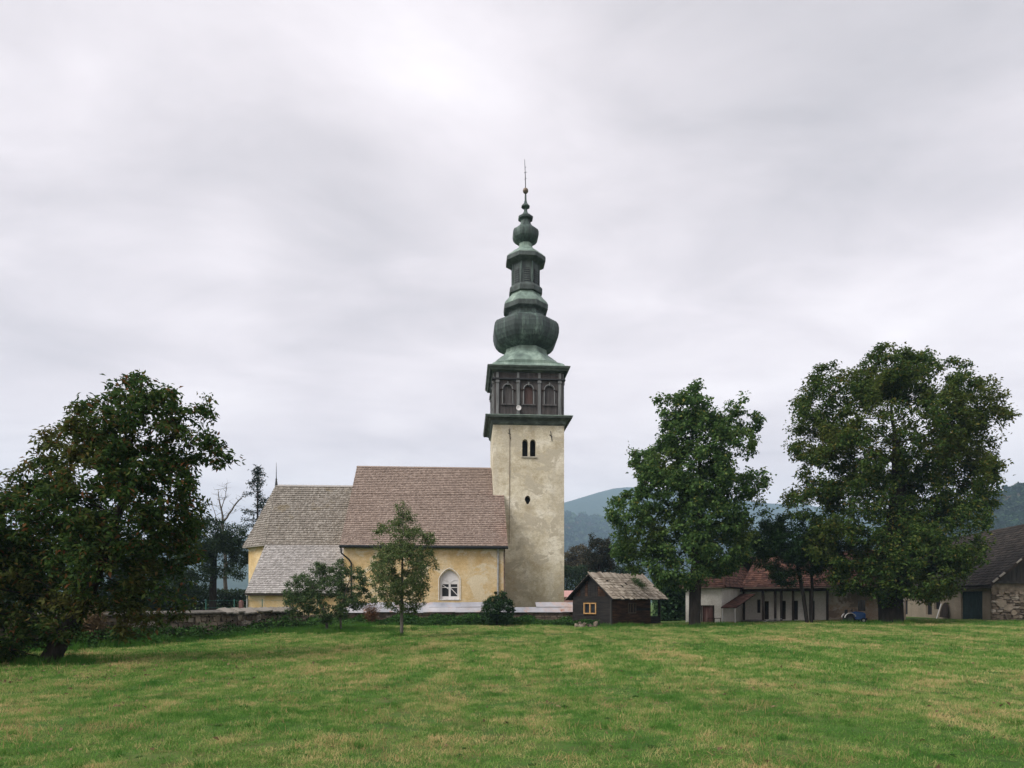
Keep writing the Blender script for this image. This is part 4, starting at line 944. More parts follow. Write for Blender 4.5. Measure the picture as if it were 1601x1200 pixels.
wi = MB().box(qp((w0 + w1) / 2, WF + 0.15, (wz0_ + wz1_) / 2), QE * ((w1 - w0) / 2), QF * 0.02, CZ * ((wz1_ - wz0_) / 2)).build('window', MAT['glass'], house)
MB().box(qp((w0 + w1) / 2, WF + 0.11, (wz0_ + wz1_) / 2), QE * 0.025, QF * 0.02, CZ * ((wz1_ - wz0_) / 2)).build('mullion', MAT['dark_timber'], wi)
# porch floor, posts and beam
PF = 4.25
MB().box(qp(eS / 2 + 0.1, (PF + WF) / 2 - 0.1, 0.0), QE * (eS / 2 - 0.15), QF * ((WF - PF) / 2 + 0.09), CZ * 0.24).build('porch_floor', MAT['concrete'], house)
for px in (1163, 1193, 1212, 1221.5, 1240, 1267, 1293.5):
    e_ = qe_at(px, PF); MB().box(qp(e_, PF, 1.25), QE * 0.07, QF * 0.07, CZ * 1.25).build('porch_post', MAT['dark_timber'], house)
MB().box(qp(eS / 2 + 0.1, PF, 2.42), QE * (eS / 2 + 0.2), QF * 0.075, CZ * 0.10).build('porch_beam', MAT['dark_timber'], house)
# roofs
zR2 = 5.15; EF = 3.95
wr = [qp(0.1, EF, zHe), qp(eEnd + 0.4, EF, zHe), qp(eEnd + 0.4, 8.3, zR2), qp(0.1, 8.3, zR2)]
wr2 = [qp(-2.9, 12.6, zHe), qp(eEnd + 0.4, 12.6, zHe), qp(eEnd + 0.4, 8.3, zR2), qp(-2.9, 8.3, zR2)]
ap_ = qp(BWd / 2 + 0.1, 3.2, 4.5); ap2 = qp(BWd / 2 + 0.1, 9, 4.5)
bo = 0.35
bf = [qp(BWd - bo, -bo, zHe - 0.02), qp(bo, -bo, zHe - 0.02), ap_]
br = [qp(bo, -bo, zHe - 0.02), qp(bo, 9, zHe - 0.02), ap2, ap_]
bl = [qp(BWd - bo, -bo, zHe - 0.02), qp(BWd - bo, 9, zHe - 0.02), ap2, ap_]
m = MB()
for q in (wr, wr2, bf, br, bl): deck(m, q, 0.08, 0.02)
rf = m.build('roof', MAT['dark_timber'], house)
mm = MB(); cover(wr, 17, 0.2, 0.04, mm, 0.08, seed=51); cover(bf, 13, 0.2, 0.04, mm, 0.08, seed=52); cover(br, 9, 0.2, 0.04, mm, 0.08, seed=53); cover(bl, 9, 0.2, 0.04, mm, 0.08, seed=54)
mm.build('roof_tiles', MAT['red_tile'], rf, fix=False, kind='stuff')
for a, b in ((bf[0], ap_), (bf[1], ap_), (ap_, ap2)): MB().tube([a + CZ * 0.04, b + CZ * 0.04], 0.09, 6).build('hip_tiles', MAT['red_tile'], rf)
MB().tube([qp(0.1, 8.3, zR2 + 0.04), qp(eEnd + 0.4, 8.3, zR2 + 0.04)], 0.11, 6).build('ridge_tiles', MAT['red_tile'], rf)
for p_, q_ in ((qp(BWd - bo, -bo - 0.05, zHe - 0.07), qp(bo, -bo - 0.05, zHe - 0.07)), (qp(bo, EF - 0.05, zHe - 0.07), qp(eEnd + 0.4, EF - 0.05, zHe - 0.07))):
    MB().tube([p_, q_], 0.055, 6).build('gutter', MAT['rusty_pipe'], house)
# entrance canopy with posts
can = MB()
cq = [qp(0.12, -0.55, 1.18), qp(1.15, -0.55, 1.18), qp(1.15, 4.1, 2.15), qp(0.12, 4.1, 2.15)]
deck(can, cq, 0.05, 0.0); cano = can.build('canopy', MAT['dark_timber'], house)
mm = MB(); cover(cq, 12, 0.22, 0.03, mm, 0.05, seed=61, lift=0.005); mm.build('canopy_tiles', MAT['red_tile'], cano, fix=False, kind='stuff')
for e_ in (0.2, 1.05):
    MB().tube([qp(e_, -0.4, -0.2), qp(e_, -0.4, 1.14)], 0.035, 6).build('canopy_post', MAT['steel'], cano)
rail = MB().tube([qp(-0.75, -0.6, 0.45), qp(0.15, -0.6, 0.45)], 0.03, 4).build('railing', MAT['dark_timber'], house)
MB().tube([qp(-0.75, -0.6, 0.15), qp(0.15, -0.6, 0.15)], 0.03, 4).build('rail_bar', MAT['dark_timber'], rail)
for e_ in (-0.75, -0.3, 0.12): MB().tube([qp(e_, -0.6, -0.2), qp(e_, -0.6, 0.48)], 0.03, 4).build('rail_post', MAT['dark_timber'], rail)
MB().tube([qp(1.9, 2.0, 0.02), qp(2.5, 2.9, 0.35), qp(3.2, 3.2, 0.38)], 0.025, 5).build('stair_rail', MAT['steel'], house)

# ================================================================== BARN
K0 = Vector((32.3, 46.0, 0)); KA = Vector((0.148, 0.989, 0)); KB = Vector((0.989, -0.148, 0))
def kp(a_, b_, z_): return K0 + KA * a_ + KB * b_ + CZ * z_
def ka_at(px, off=0.0):
    r_ = (px - 800.5) / F; b = K0 + KB * off
    return (b.x - r_ * b.y) / (r_ * KA.y - KA.x)
gB = 0.28; zBe = 2.95; BH, BL = 4.75, 17.0; zBr = 7.15
barn = empty('barn', kp(6, 4, gB)); tag(barn, 'old barn with dark tiled roof, plank gable and green double door', 'barn')
dpx = [(1502.5, 1536, gB, zat(924, 48), 'green'), (1447.5, 1457, gB + 0.25, zat(929, 52), 'dark'), (1460.5, 1470, gB + 0.7, zat(930, 51.5), 'dark'), (1409, 1419, gB + 0.2, zat(938, 56), 'dark')]
ops = [(ka_at(b), ka_at(a), z0_, z1_, kd) for a, b, z0_, z1_, kd in dpx]
m = MB(); m.panel(kp(0, 0, 0), KA, CZ, [(0, 0), (BL, 0), (BL, zBe + 0.2), (0, zBe + 0.2)], [[(a, c_), (b, c_), (b, d_), (a, d_)] for a, b, c_, d_, _ in ops], KB * 0.2)
m.build('long_wall', MAT['barn_plaster'], barn, fix=False)
for a, b, c_, d_, kd in ops:
    if kd == 'green':
        o = MB().box(kp((a + b) / 2, 0.17, (c_ + d_) / 2), KA * ((b - a) / 2), KB * 0.02, CZ * ((d_ - c_) / 2)).build('double_door', MAT['green_door'], barn)
        nbd = 10
        for k in range(nbd):
            w = (b - a) / nbd; MB().box(kp(a + w * (k + 0.5), 0.13, (c_ + d_) / 2), KA * (w / 2 - 0.012), KB * 0.02, CZ * ((d_ - c_) / 2 - 0.02)).build('door_board', MAT['green_door'], o)
        for zz in (c_ + 0.45, d_ - 0.4): MB().box(kp((a + b) / 2, 0.10, zz), KA * ((b - a) / 2 - 0.03), KB * 0.015, CZ * 0.06).build('door_brace', MAT['green_door'], o)
        MB().tube([kp((a + b) / 2 + 0.08, 0.06, c_ + 0.95), kp((a + b) / 2 + 0.08, 0.06, c_ + 1.15)], 0.02, 5).build('handle', MAT['black_metal'], o)
    else:
        MB().box(kp((a + b) / 2, 0.18, (c_ + d_) / 2), KA * ((b - a) / 2), KB * 0.02, CZ * ((d_ - c_) / 2)).build('shutter', MAT['dark_inside'], barn)  # near-black sheet stands in for the unlit inside of the opening
# gable: rubble wall below, vertical boards above
GW = 2 * BH
gcore = MB().box(kp(0.12, BH, 1.45), KA * 0.10, KB * BH, CZ * 1.5).build('gable_wall', MAT['mortar'], barn)
stones_as_parts(stone_rows(kp(0.0, 0.05, 0), kp(0.0, GW, 0), 0.1, 2.75, 0.36, 0.19, 91, -KA)[:290], gcore, 9)
for (bb, zz, w, h_) in ((0.55, 1.50, 0.42, 0.30), (0.95, 1.15, 0.34, 0.26), (1.30, 0.85, 0.22, 0.18), (3.2, 1.9, 0.8, 0.5)):
    pts = []; rr2 = random.Random(int(bb * 100))
    for k in range(11):
        a_ = 2 * math.pi * k / 11; f_ = rr2.uniform(0.65, 1.1); pts.append(kp(-0.125, bb + w * math.cos(a_) * f_, zz + h_ * math.sin(a_) * f_))
    MB().prism(pts, KA * -0.035).build('plaster_patch', MAT['barn_plaster'], gcore)
MB().box(kp(-0.05, BH, 2.90), KA * 0.12, KB * (BH + 0.05), CZ * 0.09).build('gable_beam', MAT['barn_board'], barn)
nbb = 38
for k in range(nbb):
    b0 = GW * k / nbb; b1 = GW * (k + 1) / nbb
    f_ = lambda b: 2.95 + (zBr - 0.15 - 2.95) * (1 - abs(b - BH) / BH)
    pr = random.Random(k).uniform(0, 0.03)
    MB().prism([kp(-0.02 - pr, b0 + 0.01, 2.92), kp(-0.02 - pr, b1 - 0.01, 2.92), kp(-0.02 - pr, b1 - 0.01, max(2.95, f_(b1))), kp(-0.02 - pr, b0 + 0.01, max(2.95, f_(b0)))], KA * 0.05).build('board', MAT['barn_board'], barn)
MB().prism([kp(0.12, 0.1, 2.9), kp(0.12, GW - 0.1, 2.9), kp(0.12, BH, zBr - 0.3)], KA * 0.03).build('gable_backing', MAT['dark_inside'], barn)
slb = (zBr - zBe) / BH
ovb = 0.45
e0 = kp(-0.75, -ovb, zBe - slb * ovb + 0.15); e1 = kp(BL, -ovb, zBe - slb * ovb + 0.15); t1 = kp(BL, BH, zBr + 0.15); t0 = kp(-0.75, BH, zBr + 0.15)
e2 = kp(-0.75, GW + ovb, zBe - slb * ovb + 0.15); e3 = kp(BL, GW + ovb, zBe - slb * ovb + 0.15)
m = MB(); deck(m, [e0, e1, t1, t0], 0.12, 0.02); deck(m, [e2, e3, t1, t0], 0.12, 0.02); broof = m.build('roof', MAT['dark_timber'], barn)
mm = MB(); cover([e0, e1, t1, t0], 24, 0.22, 0.04, mm, 0.12, seed=81); mm.build('roof_tiles', MAT['barn_tile'], broof, fix=False, kind='stuff')
rr = random.Random(33)
for k in range(11):
    f0 = (k + rr.uniform(0.1, 0.5)) / 11; f1 = f0 + rr.uniform(0.03, 0.075)
    if k in (2, 6, 7): continue
    a_ = e0.lerp(t0, f0); b_ = e0.lerp(t0, f1)
    MB().tube([a_ + CZ * 0.03 - KA * 0.02, b_ + CZ * 0.03 - KA * 0.02], rr.uniform(0.04, 0.075), 5).build('verge_mortar', MAT['slab_coping'], broof)
MB().box((e0 + e1) / 2 - CZ * 0.16 + KB * 0.1, KA * (BL / 2 + 0.3), KB * 0.06, CZ * 0.07).build('eave_beam', MAT['dark_timber'], broof)

# leaning boards by the barn
def kw(px, off): return ka_at(px, off)
a_ = kw(1474, -0.35)
arc = [kp(a_ - 0.62 * math.cos(t) , -0.28 + 0.16 * math.sin(t), gB + 1.25 * math.sin(t) ** 0.8) for t in np.linspace(0.05, math.pi - 0.05, 11)]
bo_ = MB().prism(arc, KB * -0.06).build('arched_board', MAT['dark_timber']); tag(bo_, 'dark arched wooden board leaning against the barn wall', 'board')
p0 = kp(kw(1464, -0.9), -0.9, gB); p1 = kp(kw(1471.5, -0.45), -0.45, gB + 1.15)
wp = MB().box((p0 + p1) / 2, (p1 - p0) / 2, KA * 0.05, KB * 0.015).build('white_plank', MAT['white_paint']); tag(wp, 'narrow white plank leaning beside the dark arched board at the barn', 'plank')

# small blue tractor by the patchy wall
TPc = P(1333, 974, 43.3); TPc.z = gz(TPc.x, TPc.y)
tr = empty('garden_tractor', TPc); tag(tr, 'small blue garden tractor with pale mudguard parked by the patchy wall', 'tractor')
tx = Vector((0.985, -0.17, 0)); ty = Vector((0.17, 0.985, 0))
def tp(x, y, z): return TPc + (tx * x + ty * y + CZ * z) * 0.78 + CZ * 0.0
def wheel(x, y, r_, w):
    n_ = 18
    t_ = MB().rings([[tp(x + rr_ * math.cos(a), y + o_, r_ + rr_ * math.sin(a)) for a in np.linspace(0, 2 * math.pi, n_ + 1)[:-1]] for rr_, o_ in ((r_ * 0.55, -w * 0.5), (r_ * 0.9, -w * 0.5), (r_, -w * 0.3), (r_, w * 0.3), (r_ * 0.9, w * 0.5), (r_ * 0.55, w * 0.5))], True, True).build('wheel', MAT['tyre'], tr)
    MB().rings([[tp(x + rr_ * math.cos(a), y + o_, r_ + rr_ * math.sin(a)) for a in np.linspace(0, 2 * math.pi, n_ + 1)[:-1]] for rr_, o_ in ((r_ * 0.5, -w * 0.56), (r_ * 0.46, -w * 0.52), (r_ * 0.12, -w * 0.5), (r_ * 0.1, -w * 0.6))], True, True).build('rim', MAT['pipe_grey'] if r_ < 0.3 else MAT['black_metal'], t_)
for y in (-0.42, 0.42): wheel(-0.30, y, 0.34, 0.2)
for y in (-0.34, 0.34): wheel(0.72, y, 0.20, 0.13)
MB().rings([[tp(x, y, z) for y, z in ((-hw_, zb_), (hw_, zb_), (hw_, zt_ - 0.07), (hw_ - 0.07, zt_), (-hw_ + 0.07, zt_), (-hw_, zt_ - 0.07))] for x, hw_, zb_, zt_ in ((-0.05, 0.20, 0.32, 0.84), (0.2, 0.24, 0.28, 0.92), (0.75, 0.23, 0.28, 0.86), (0.93, 0.19, 0.30, 0.76))]).build('bonnet', MAT['blue_paint'], tr)
MB().box(tp(0.2, 0, 0.30), tx * 0.68, ty * 0.12, CZ * 0.07).build('chassis', MAT['black_metal'], tr)
for y in (-0.42, 0.42):
    arc = [(-0.30 + 0.42 * math.cos(t), 0.36 + 0.42 * math.sin(t)) for t in np.linspace(0.35, math.pi - 0.15, 9)]
    m = MB()
    for i in range(8):
        (xa, za), (xb, zb_) = arc[i], arc[i + 1]
        m.hexa([tp(xa, y - 0.13, za), tp(xa, y + 0.13, za), tp(xb, y + 0.13, zb_), tp(xb, y - 0.13, zb_), tp(xa, y - 0.13, za + 0.03), tp(xa, y + 0.13, za + 0.03), tp(xb, y + 0.13, zb_ + 0.03), tp(xb, y - 0.13, zb_ + 0.03)])
    m.build('mudguard', MAT['white_paint'], tr)
se = MB().box(tp(-0.30, 0, 0.70), tx * 0.18, ty * 0.2, CZ * 0.05).build('seat', MAT['tyre'], tr)
MB().box(tp(-0.5, 0, 0.86), tx * 0.04, ty * 0.2, CZ * 0.16).build('backrest', MAT['tyre'], se)
MB().tube([tp(0.05, 0, 0.8), tp(-0.08, 0, 1.0)], 0.02, 5).tube([tp(-0.08 + 0.09 * math.cos(a) * 0.6, 0.17 * math.sin(a), 1.0 + 0.09 * math.cos(a)) for a in np.linspace(0, 2 * math.pi, 13)], 0.016, 5).build('steering_wheel', MAT['black_metal'], tr)

# pink house beyond the tower
ph = P(884, 940, 78); ph.z = 0
pk = empty('pink_house', ph + Vector((0, 2, 0))); tag(pk, 'small pink house far behind the foot of the church tower', 'house')
MB().box(ph + Vector((-1.0, 2.5, 0.95)), Vector((3.2, 0, 0)), Vector((0, 2.5, 0)), CZ * 1.25).build('wall', MAT['pink_plaster'], pk)
m = MB(); rp1 = [ph + Vector((-4.4, -0.3, 2.15)), ph + Vector((2.5, -0.3, 2.15)), ph + Vector((2.5, 2.5, 2.9)), ph + Vector((-4.4, 2.5, 2.9))]; deck(m, rp1, 0.1); rp2 = [ph + Vector((-4.4, 5.3, 2.15)), ph + Vector((2.5, 5.3, 2.15)), ph + Vector((2.5, 2.5, 2.9)), ph + Vector((-4.4, 2.5, 2.9))]; deck(m, rp2, 0.1)
m.build('roof', MAT['pink_plaster'], pk)
MB().box(P(891.5, 935.8, 77.98), Vector((0.14, 0, 0)), Vector((0, 0.03, 0)), CZ * 0.17).build('window', MAT['glass'], pk)

# ================================================================== TREES
def colonize(trunk, attr, step, infl, kill, rg, maxn=5200, iters=140):
    """space colonisation: grow twigs from the trunk nodes towards the attractor points"""
    nodes = [np.array(p, float) for p in trunk]; par = [-1] + list(range(len(trunk) - 1))
    A = np.array(attr, float); P_ = np.array(nodes)
    d = np.linalg.norm(A[:, None, :] - P_[None], axis=2); near = d.argmin(1); nd = d.min(1)
    alive = nd > kill
    fan = {}
    for it in range(iters):
        act = alive & (nd < infl)
        if not act.any():
            if alive.any() and infl < 60: infl *= 1.35; continue
            break
        idx = np.where(act)[0]; groups = near[idx]
        dirs = A[idx] - np.array(nodes)[groups]; dirs /= np.linalg.norm(dirs, axis=1)[:, None] + 1e-9
        uq, inv = np.unique(groups, return_inverse=True)
        acc = np.zeros((len(uq), 3)); np.add.at(acc, inv, dirs)
        new = []
        for k, g_ in enumerate(uq):
            if fan.get(g_, 0) > 3: 
                continue
            v = acc[k]; n_ = np.linalg.norm(v)
            v = v / n_ if n_ > 1e-6 else rg.normal(0, 1, 3)
            v = v + rg.normal(0, 0.16, 3) + np.array([0, 0, -0.04]); v /= np.linalg.norm(v)
            fan[g_] = fan.get(g_, 0) + 1
            nodes.append(nodes[g_] + v * step); par.append(int(g_)); new.append(len(nodes) - 1)
        if not new or len(nodes) > maxn: break
        Pn = np.array([nodes[i] for i in new]); al = np.where(alive)[0]
        dn = np.linalg.norm(A[al][:, None, :] - Pn[None], axis=2); mi = dn.argmin(1); md = dn.min(1)
        better = md < nd[al]; near[al[better]] = np.array(new)[mi[better]]; nd[al[better]] = md[better]
        alive &= nd > kill
        # attractors whose nearest node is saturated are dropped
        sat = np.array([fan.get(int(q), 0) > 3 for q in near]); alive &= ~sat
    return np.array(nodes), np.array(par)
def branch_mesh(nodes, par, tip_r, trunk_r, expo=2.3, thin=0.0):
    n = len(nodes); r = np.zeros(n); ch_ = [[] for _ in range(n)]
    for i in range(1, n): ch_[par[i]].append(i)
    w = np.zeros(n)
    for i in range(n - 1, -1, -1):
        w[i] = 1.0 if not ch_[i] else sum(w[c] for c in ch_[i])
    r = tip_r * w ** (1 / expo); k = trunk_r / r[0]
    if k > 1: r = r * (1 + (k - 1) * (w / w[0]) ** 0.9)
    else: r = r * k ** (w / w[0])
    V, Fq = [], []; segs = lambda q: 9 if q > 0.12 else (6 if q > 0.035 else 3)
    vofs = 0
    for i in range(1, n):
        p = par[i]; ra, rb_ = r[p], r[i]
        if rb_ < ra * 0.55: ra = rb_ * 1.25
        a, b = nodes[p], nodes[i]; t = b - a; ln = np.linalg.norm(t)
        if ln < 1e-6: continue
        t = t / ln; ref = np.cross(t, [0.3, 0.9, 0.1]); ref /= np.linalg.norm(ref) + 1e-9; bt = np.cross(t, ref); m_ = segs(max(ra, rb_))
        an = np.arange(m_) * 2 * math.pi / m_; ring = np.outer(np.cos(an), ref) + np.outer(np.sin(an), bt)
        V.append(a - t * ra * 0.2 + ring * ra); V.append(b + t * rb_ * 0.2 + ring * rb_)
        for k_ in range(m_):
            Fq.append((vofs + k_, vofs + (k_ + 1) % m_, vofs + m_ + (k_ + 1) % m_, vofs + m_ + k_))
        vofs += 2 * m_
    return np.concatenate(V), np.array(Fq), w, ch_
def leaf_mesh(pos, size, rg, aspect=0.5, droop=0.35, var=0.35):
    """one small folded blade per position"""
    n = len(pos); L_ = size * (1 + rg.uniform(-var, var, n))
    az = rg.uniform(0, 2 * math.pi, n); el = rg.normal(-droop, 0.5, n)
    ax = np.stack([np.cos(az) * np.cos(el), np.sin(az) * np.cos(el), np.sin(el)], 1)
    up = rg.normal(0, 0.55, (n, 3)) + np.array([0, 0, 1.0]); side = np.cross(ax, up); side /= np.linalg.norm(side, axis=1)[:, None] + 1e-9
    nrm_ = np.cross(side, ax)
    a = pos; mid = pos + ax * (L_ * 0.45)[:, None]; tip = pos + ax * L_[:, None] - nrm_ * (L_ * 0.12)[:, None]
    s_ = side * (L_ * aspect * 0.5)[:, None]; f_ = nrm_ * (L_ * 0.08)[:, None]
    V = np.stack([a, mid + s_ + f_, tip, mid - s_ + f_], 1).reshape(-1, 3)
    b = np.arange(n) * 4
    Fq = np.stack([b, b + 1, b + 2, b + 3], 1)
    return V, Fq
def attractors(lobes, n, rg, gap=0.0, gscale=1.0, shell=0.5, seed=0.0):
    """points in a union of ellipsoids (centre, rx, ry, rz), more of them near the surface, fewer in noise gaps"""
    vol = np.array([l[1] * l[2] * l[3] for l in lobes]); pr = vol ** 0.8; pr = pr / pr.sum(); res = []
    while len(res) < n:
        i = rg.choice(len(lobes), p=pr); c_, rx, ry, rz = lobes[i]
        v = rg.normal(0, 1, 3); v /= np.linalg.norm(v); q = rg.uniform(0, 1) ** (1 / 3); q = q * (1 - shell) + shell * (0.7 + 0.3 * rg.uniform())
        p = np.array(c_) + v * q * np.array([rx, ry, rz])
        if gap and mnoise.noise(Vector(p) * gscale + Vector((seed, 0, 0))) < -0.5 + gap: continue
        res.append(p)
    return np.array(res)
def tree(name, label, cat, trunk_px, d, lobes_px, mats, n_attr, step, n_leaf, leaf_size, trunk_r, seed, group=None, gap=0.35, gscale=0.6, depth_k=0.9, tip_r=0.008, spread=0.22, aspect=0.5, kill=None, infl=None, leafy=7, ddep=0.0, shell=0.5, extra_trunks=(), sparse_tips=0.0):
    rg = np.random.default_rng(seed)
    base = P(trunk_px[0][0], trunk_px[0][1], d); base.z = gz(base.x, base.y) - 0.05
    root = empty(name, base); tag(root, label, cat, group)
    def mk_trunk(px):
        pts = [P(x, y, d) for x, y in px]; pts[0].z = gz(pts[0].x, pts[0].y) - 0.08
        res = []
        for a, b in zip(pts[:-1], pts[1:]):
            k = max(1, int((b - a).length / step))
            res += [a.lerp(b, i / k) for i in range(k)]
        res.append(pts[-1])
        for i in range(1, len(res)): res[i] = res[i] + Vector(rg.normal(0, 0.02 * step, 3))
        return res
    lobes = []
    for l in lobes_px:
        x, y, r_ = l[:3]; dy = l[3] if len(l) > 3 else None; ryk = l[4] if len(l) > 4 else 1.0
        rm = r_ / F * d
        off = (dy if dy is not None else rg.uniform(-0.55, 0.55)) * depth_k
        c_ = P(x, y, d); lobes.append(((c_.x, d + ddep + off * rm * 1.6, c_.z), rm * 1.03, rm * 1.05, rm * ryk))
    A = attractors(lobes, n_attr, rg, gap, gscale, shell, seed)
    Vs, Fs, tips_all, of = [], [], [], 0
    trunks = [trunk_px] + list(extra_trunks)
    near_t = None
    tps = [mk_trunk(t) for t in trunks]
    if len(tps) > 1:
        dd = np.stack([np.min(np.linalg.norm(A[:, None] - np.array(t)[None], axis=2), 1) for t in tps], 1); near_t = dd.argmin(1)
    for k, t in enumerate(tps):
        Ak = A if near_t is None else A[near_t == k]
        if len(Ak) < 5: continue
        nodes, par = colonize(t, Ak, step, infl or step * 9, kill or step * 1.4, rg)
        V, Fq, w, ch_ = branch_mesh(nodes, par, tip_r, trunk_r * (1 if k == 0 else 0.75))
        Vs.append(V); Fs.append(Fq + of); of += len(V)
        tw = nodes[(w <= leafy) & (np.arange(len(nodes)) > len(t))]
        # leaf sprays sit on the twigs and reach out to the light points that drew them
        dn = np.concatenate([np.linalg.norm(Ak[i:i + 400, None] - tw[None], axis=2).min(1) for i in range(0, len(Ak), 400)])
        tips_all.append(tw); tips_all.append(Ak[dn < step * 4.5])
    arr_mesh('trunk', np.concatenate(Vs), np.concatenate(Fs), mats[1], root, smooth_=True)
    tips = np.concatenate(tips_all)
    # clumps: some twigs carry many leaves, some few
    wt = rg.gamma(0.7, 1.0, len(tips)) + 0.06; wt /= wt.sum()
    pick = rg.choice(len(tips), n_leaf, p=wt)
    off = rg.normal(0, 1, (n_leaf, 3)); off /= np.linalg.norm(off, axis=1)[:, None]; off *= (rg.uniform(0, 1, n_leaf) ** 0.6)[:, None] * spread
    off[:, 2] *= 0.75
    V, Fq = leaf_mesh(tips[pick] + off, leaf_size, rg, aspect)
    arr_mesh('crown', V, Fq, mats[0], root)
    return root

tree('walnut_tree', 'large leaning walnut tree with drooping dark crown beside the meadow wall', 'tree', [(72, 1042), (105, 985), (140, 925), (170, 850), (195, 770), (205, 700)], 18.5,
     [(222, 640, 62, 0.1), (215, 690, 85, -0.2), (120, 720, 72, 0.2), (300, 680, 50, -0.1), (150, 662, 40, 0.3), (200, 790, 115, 0.0), (60, 830, 100, 0.1), (275, 780, 58, -0.3), (340, 705, 30, 0.1), (362, 690, 16, 0.0), (372, 725, 9, 0.0), (318, 630, 14, 0.1), (90, 660, 12, 0.0), (60, 740, 30, 0.0), (40, 795, 55, 0.1), (-15, 835, 65, 0.0), (-20, 900, 70, -0.2), (-70, 880, 120, 0.0), (20, 950, 85, -0.2), (180, 880, 85, -0.2), (245, 925, 58, 0.0), (-20, 990, 60, 0.1), (270, 860, 46, 0.1), (305, 625, 14, 0.0), (85, 700, 36, 0.0), (120, 960, 45, -0.6), (215, 970, 36, -0.2)],
     (MAT['leaf_walnut'], MAT['bark']), 5000, 0.17, 62000, 0.155, 0.26, 11, gap=0.40, gscale=1.5, spread=0.22, aspect=0.42, tip_r=0.004, leafy=6)
tree('tall_tree', 'tall slender green tree with open crown behind the log hut', 'tree', [(1086, 978), (1087, 920), (1092, 840), (1096, 740), (1085, 650)], 42.5,
     [(1088, 612, 15), (1078, 640, 24), (1146, 632, 17), (1135, 660, 28), (1042, 662, 26), (1100, 690, 50, 0), (1008, 712, 24), (1165, 690, 20), (1050, 715, 34), (1168, 752, 28), (1030, 770, 52), (1100, 790, 66, 0), (1183, 800, 24), (980, 800, 36), (1150, 800, 36), (1185, 660, 8), (1035, 625, 9), (985, 690, 9), (1066, 680, 38), (1140, 705, 36), (1092, 745, 58), (1150, 760, 36), (1015, 745, 38), (1064, 640, 26), (1120, 645, 26), (1120, 850, 50), (1000, 845, 46), (1060, 870, 58), (1130, 858, 46), (1165, 850, 30), (975, 848, 20), (1035, 882, 28), (1180, 660, 14), (1088, 602, 10), (1150, 618, 12)],
     (MAT['leaf_mid'], MAT['bark']), 3600, 0.36, 70000, 0.20, 0.37, 22, gap=0.38, gscale=0.75, spread=0.36, aspect=0.62)
tree('broad_tree', 'very broad old tree with dense dark crown in front of the barn', 'tree', [(1393, 976), (1392, 930), (1396, 860), (1405, 760), (1400, 680)], 42.0,
     [(1385, 585, 46), (1440, 592, 46), (1318, 620, 58), (1488, 640, 54), (1400, 670, 105, 0), (1275, 690, 42), (1538, 668, 38), (1535, 735, 38), (1480, 755, 78), (1305, 735, 60), (1268, 790, 48), (1350, 820, 88, 0), (1460, 840, 66), (1395, 885, 68, -0.4), (1290, 850, 42), (1440, 892, 48), (1330, 885, 46), (1560, 650, 14), (1255, 650, 20), (1300, 580, 18), (1480, 585, 22)],
     (MAT['leaf_big'], MAT['bark']), 5200, 0.42, 135000, 0.20, 0.70, 33, gap=0.30, gscale=0.55, spread=0.42, aspect=0.5)
tree('yard_tree', 'small dark tree with two thin trunks in front of the timber porch', 'tree', [(1262, 976), (1256, 930), (1246, 880)], 44.6,
     [(1232, 840, 42), (1268, 862, 38), (1200, 850, 26), (1216, 812, 24), (1288, 885, 28), (1240, 890, 30), (1190, 880, 18)],
     (MAT['leaf_dark'], MAT['bark']), 1400, 0.32, 34000, 0.15, 0.12, 44, gap=0.3, gscale=0.5, spread=0.32, extra_trunks=([(1269, 976), (1270, 920), (1268, 880)],))
tree('young_tree', 'young slim fruit tree standing alone on the meadow before the nave', 'tree', [(628, 996), (628, 940), (629, 880), (630, 800)], 30.8,
     [(629, 794, 13), (632, 818, 22), (618, 845, 34), (655, 852, 28), (672, 843, 10), (598, 828, 9), (596, 890, 22), (664, 880, 20), (630, 890, 44), (604, 915, 24), (656, 900, 22), (630, 925, 38), (606, 868, 18), (598, 935, 16), (662, 925, 14), (640, 945, 18)],
     (MAT['leaf_pear'], MAT['bark_pale']), 2200, 0.15, 23000, 0.10, 0.085, 55, gap=0.22, gscale=1.5, spread=0.16, aspect=0.45, tip_r=0.004, leafy=5)
tree('plum_tree', 'low bushy plum tree with two stems before the sacristy', 'tree', [(512, 988), (510, 965), (500, 940), (488, 915)], 35.5,
     [(512, 900, 22), (470, 915, 22), (480, 925, 30), (548, 908, 28), (500, 885, 8), (530, 880, 9), (565, 895, 10), (455, 935, 10), (515, 935, 42, 0), (466, 945, 20), (562, 935, 20), (495, 890, 14), (535, 890, 16), (545, 945, 22), (575, 925, 8)],
     (MAT['leaf_plum'], MAT['bark_pale']), 1800, 0.17, 23000, 0.10, 0.085, 66, gap=0.34, gscale=1.6, spread=0.15, tip_r=0.005, extra_trunks=([(533, 984), (532, 955), (540, 925), (548, 905)],))
tree('round_bush', 'dense round dark green bush against the metal-capped wall', 'bush', [(777, 976), (777, 960), (777, 945)], 44.3,
     [(777, 949, 22, 0), (767, 955, 17), (789, 950, 17), (783, 932, 10), (770, 936, 7), (762, 966, 12), (792, 965, 12), (797, 940, 6)],
     (MAT['leaf_dark'], MAT['bark']), 700, 0.14, 13000, 0.10, 0.05, 77, gap=0.0, spread=0.14, tip_r=0.005)
_v, _f = leaf_mesh(np.array(CREEP[1]), 0.11, np.random.default_rng(8), 0.6); arr_mesh('foliage', _v, _f, MAT['leaf_plum'], CREEP[0])
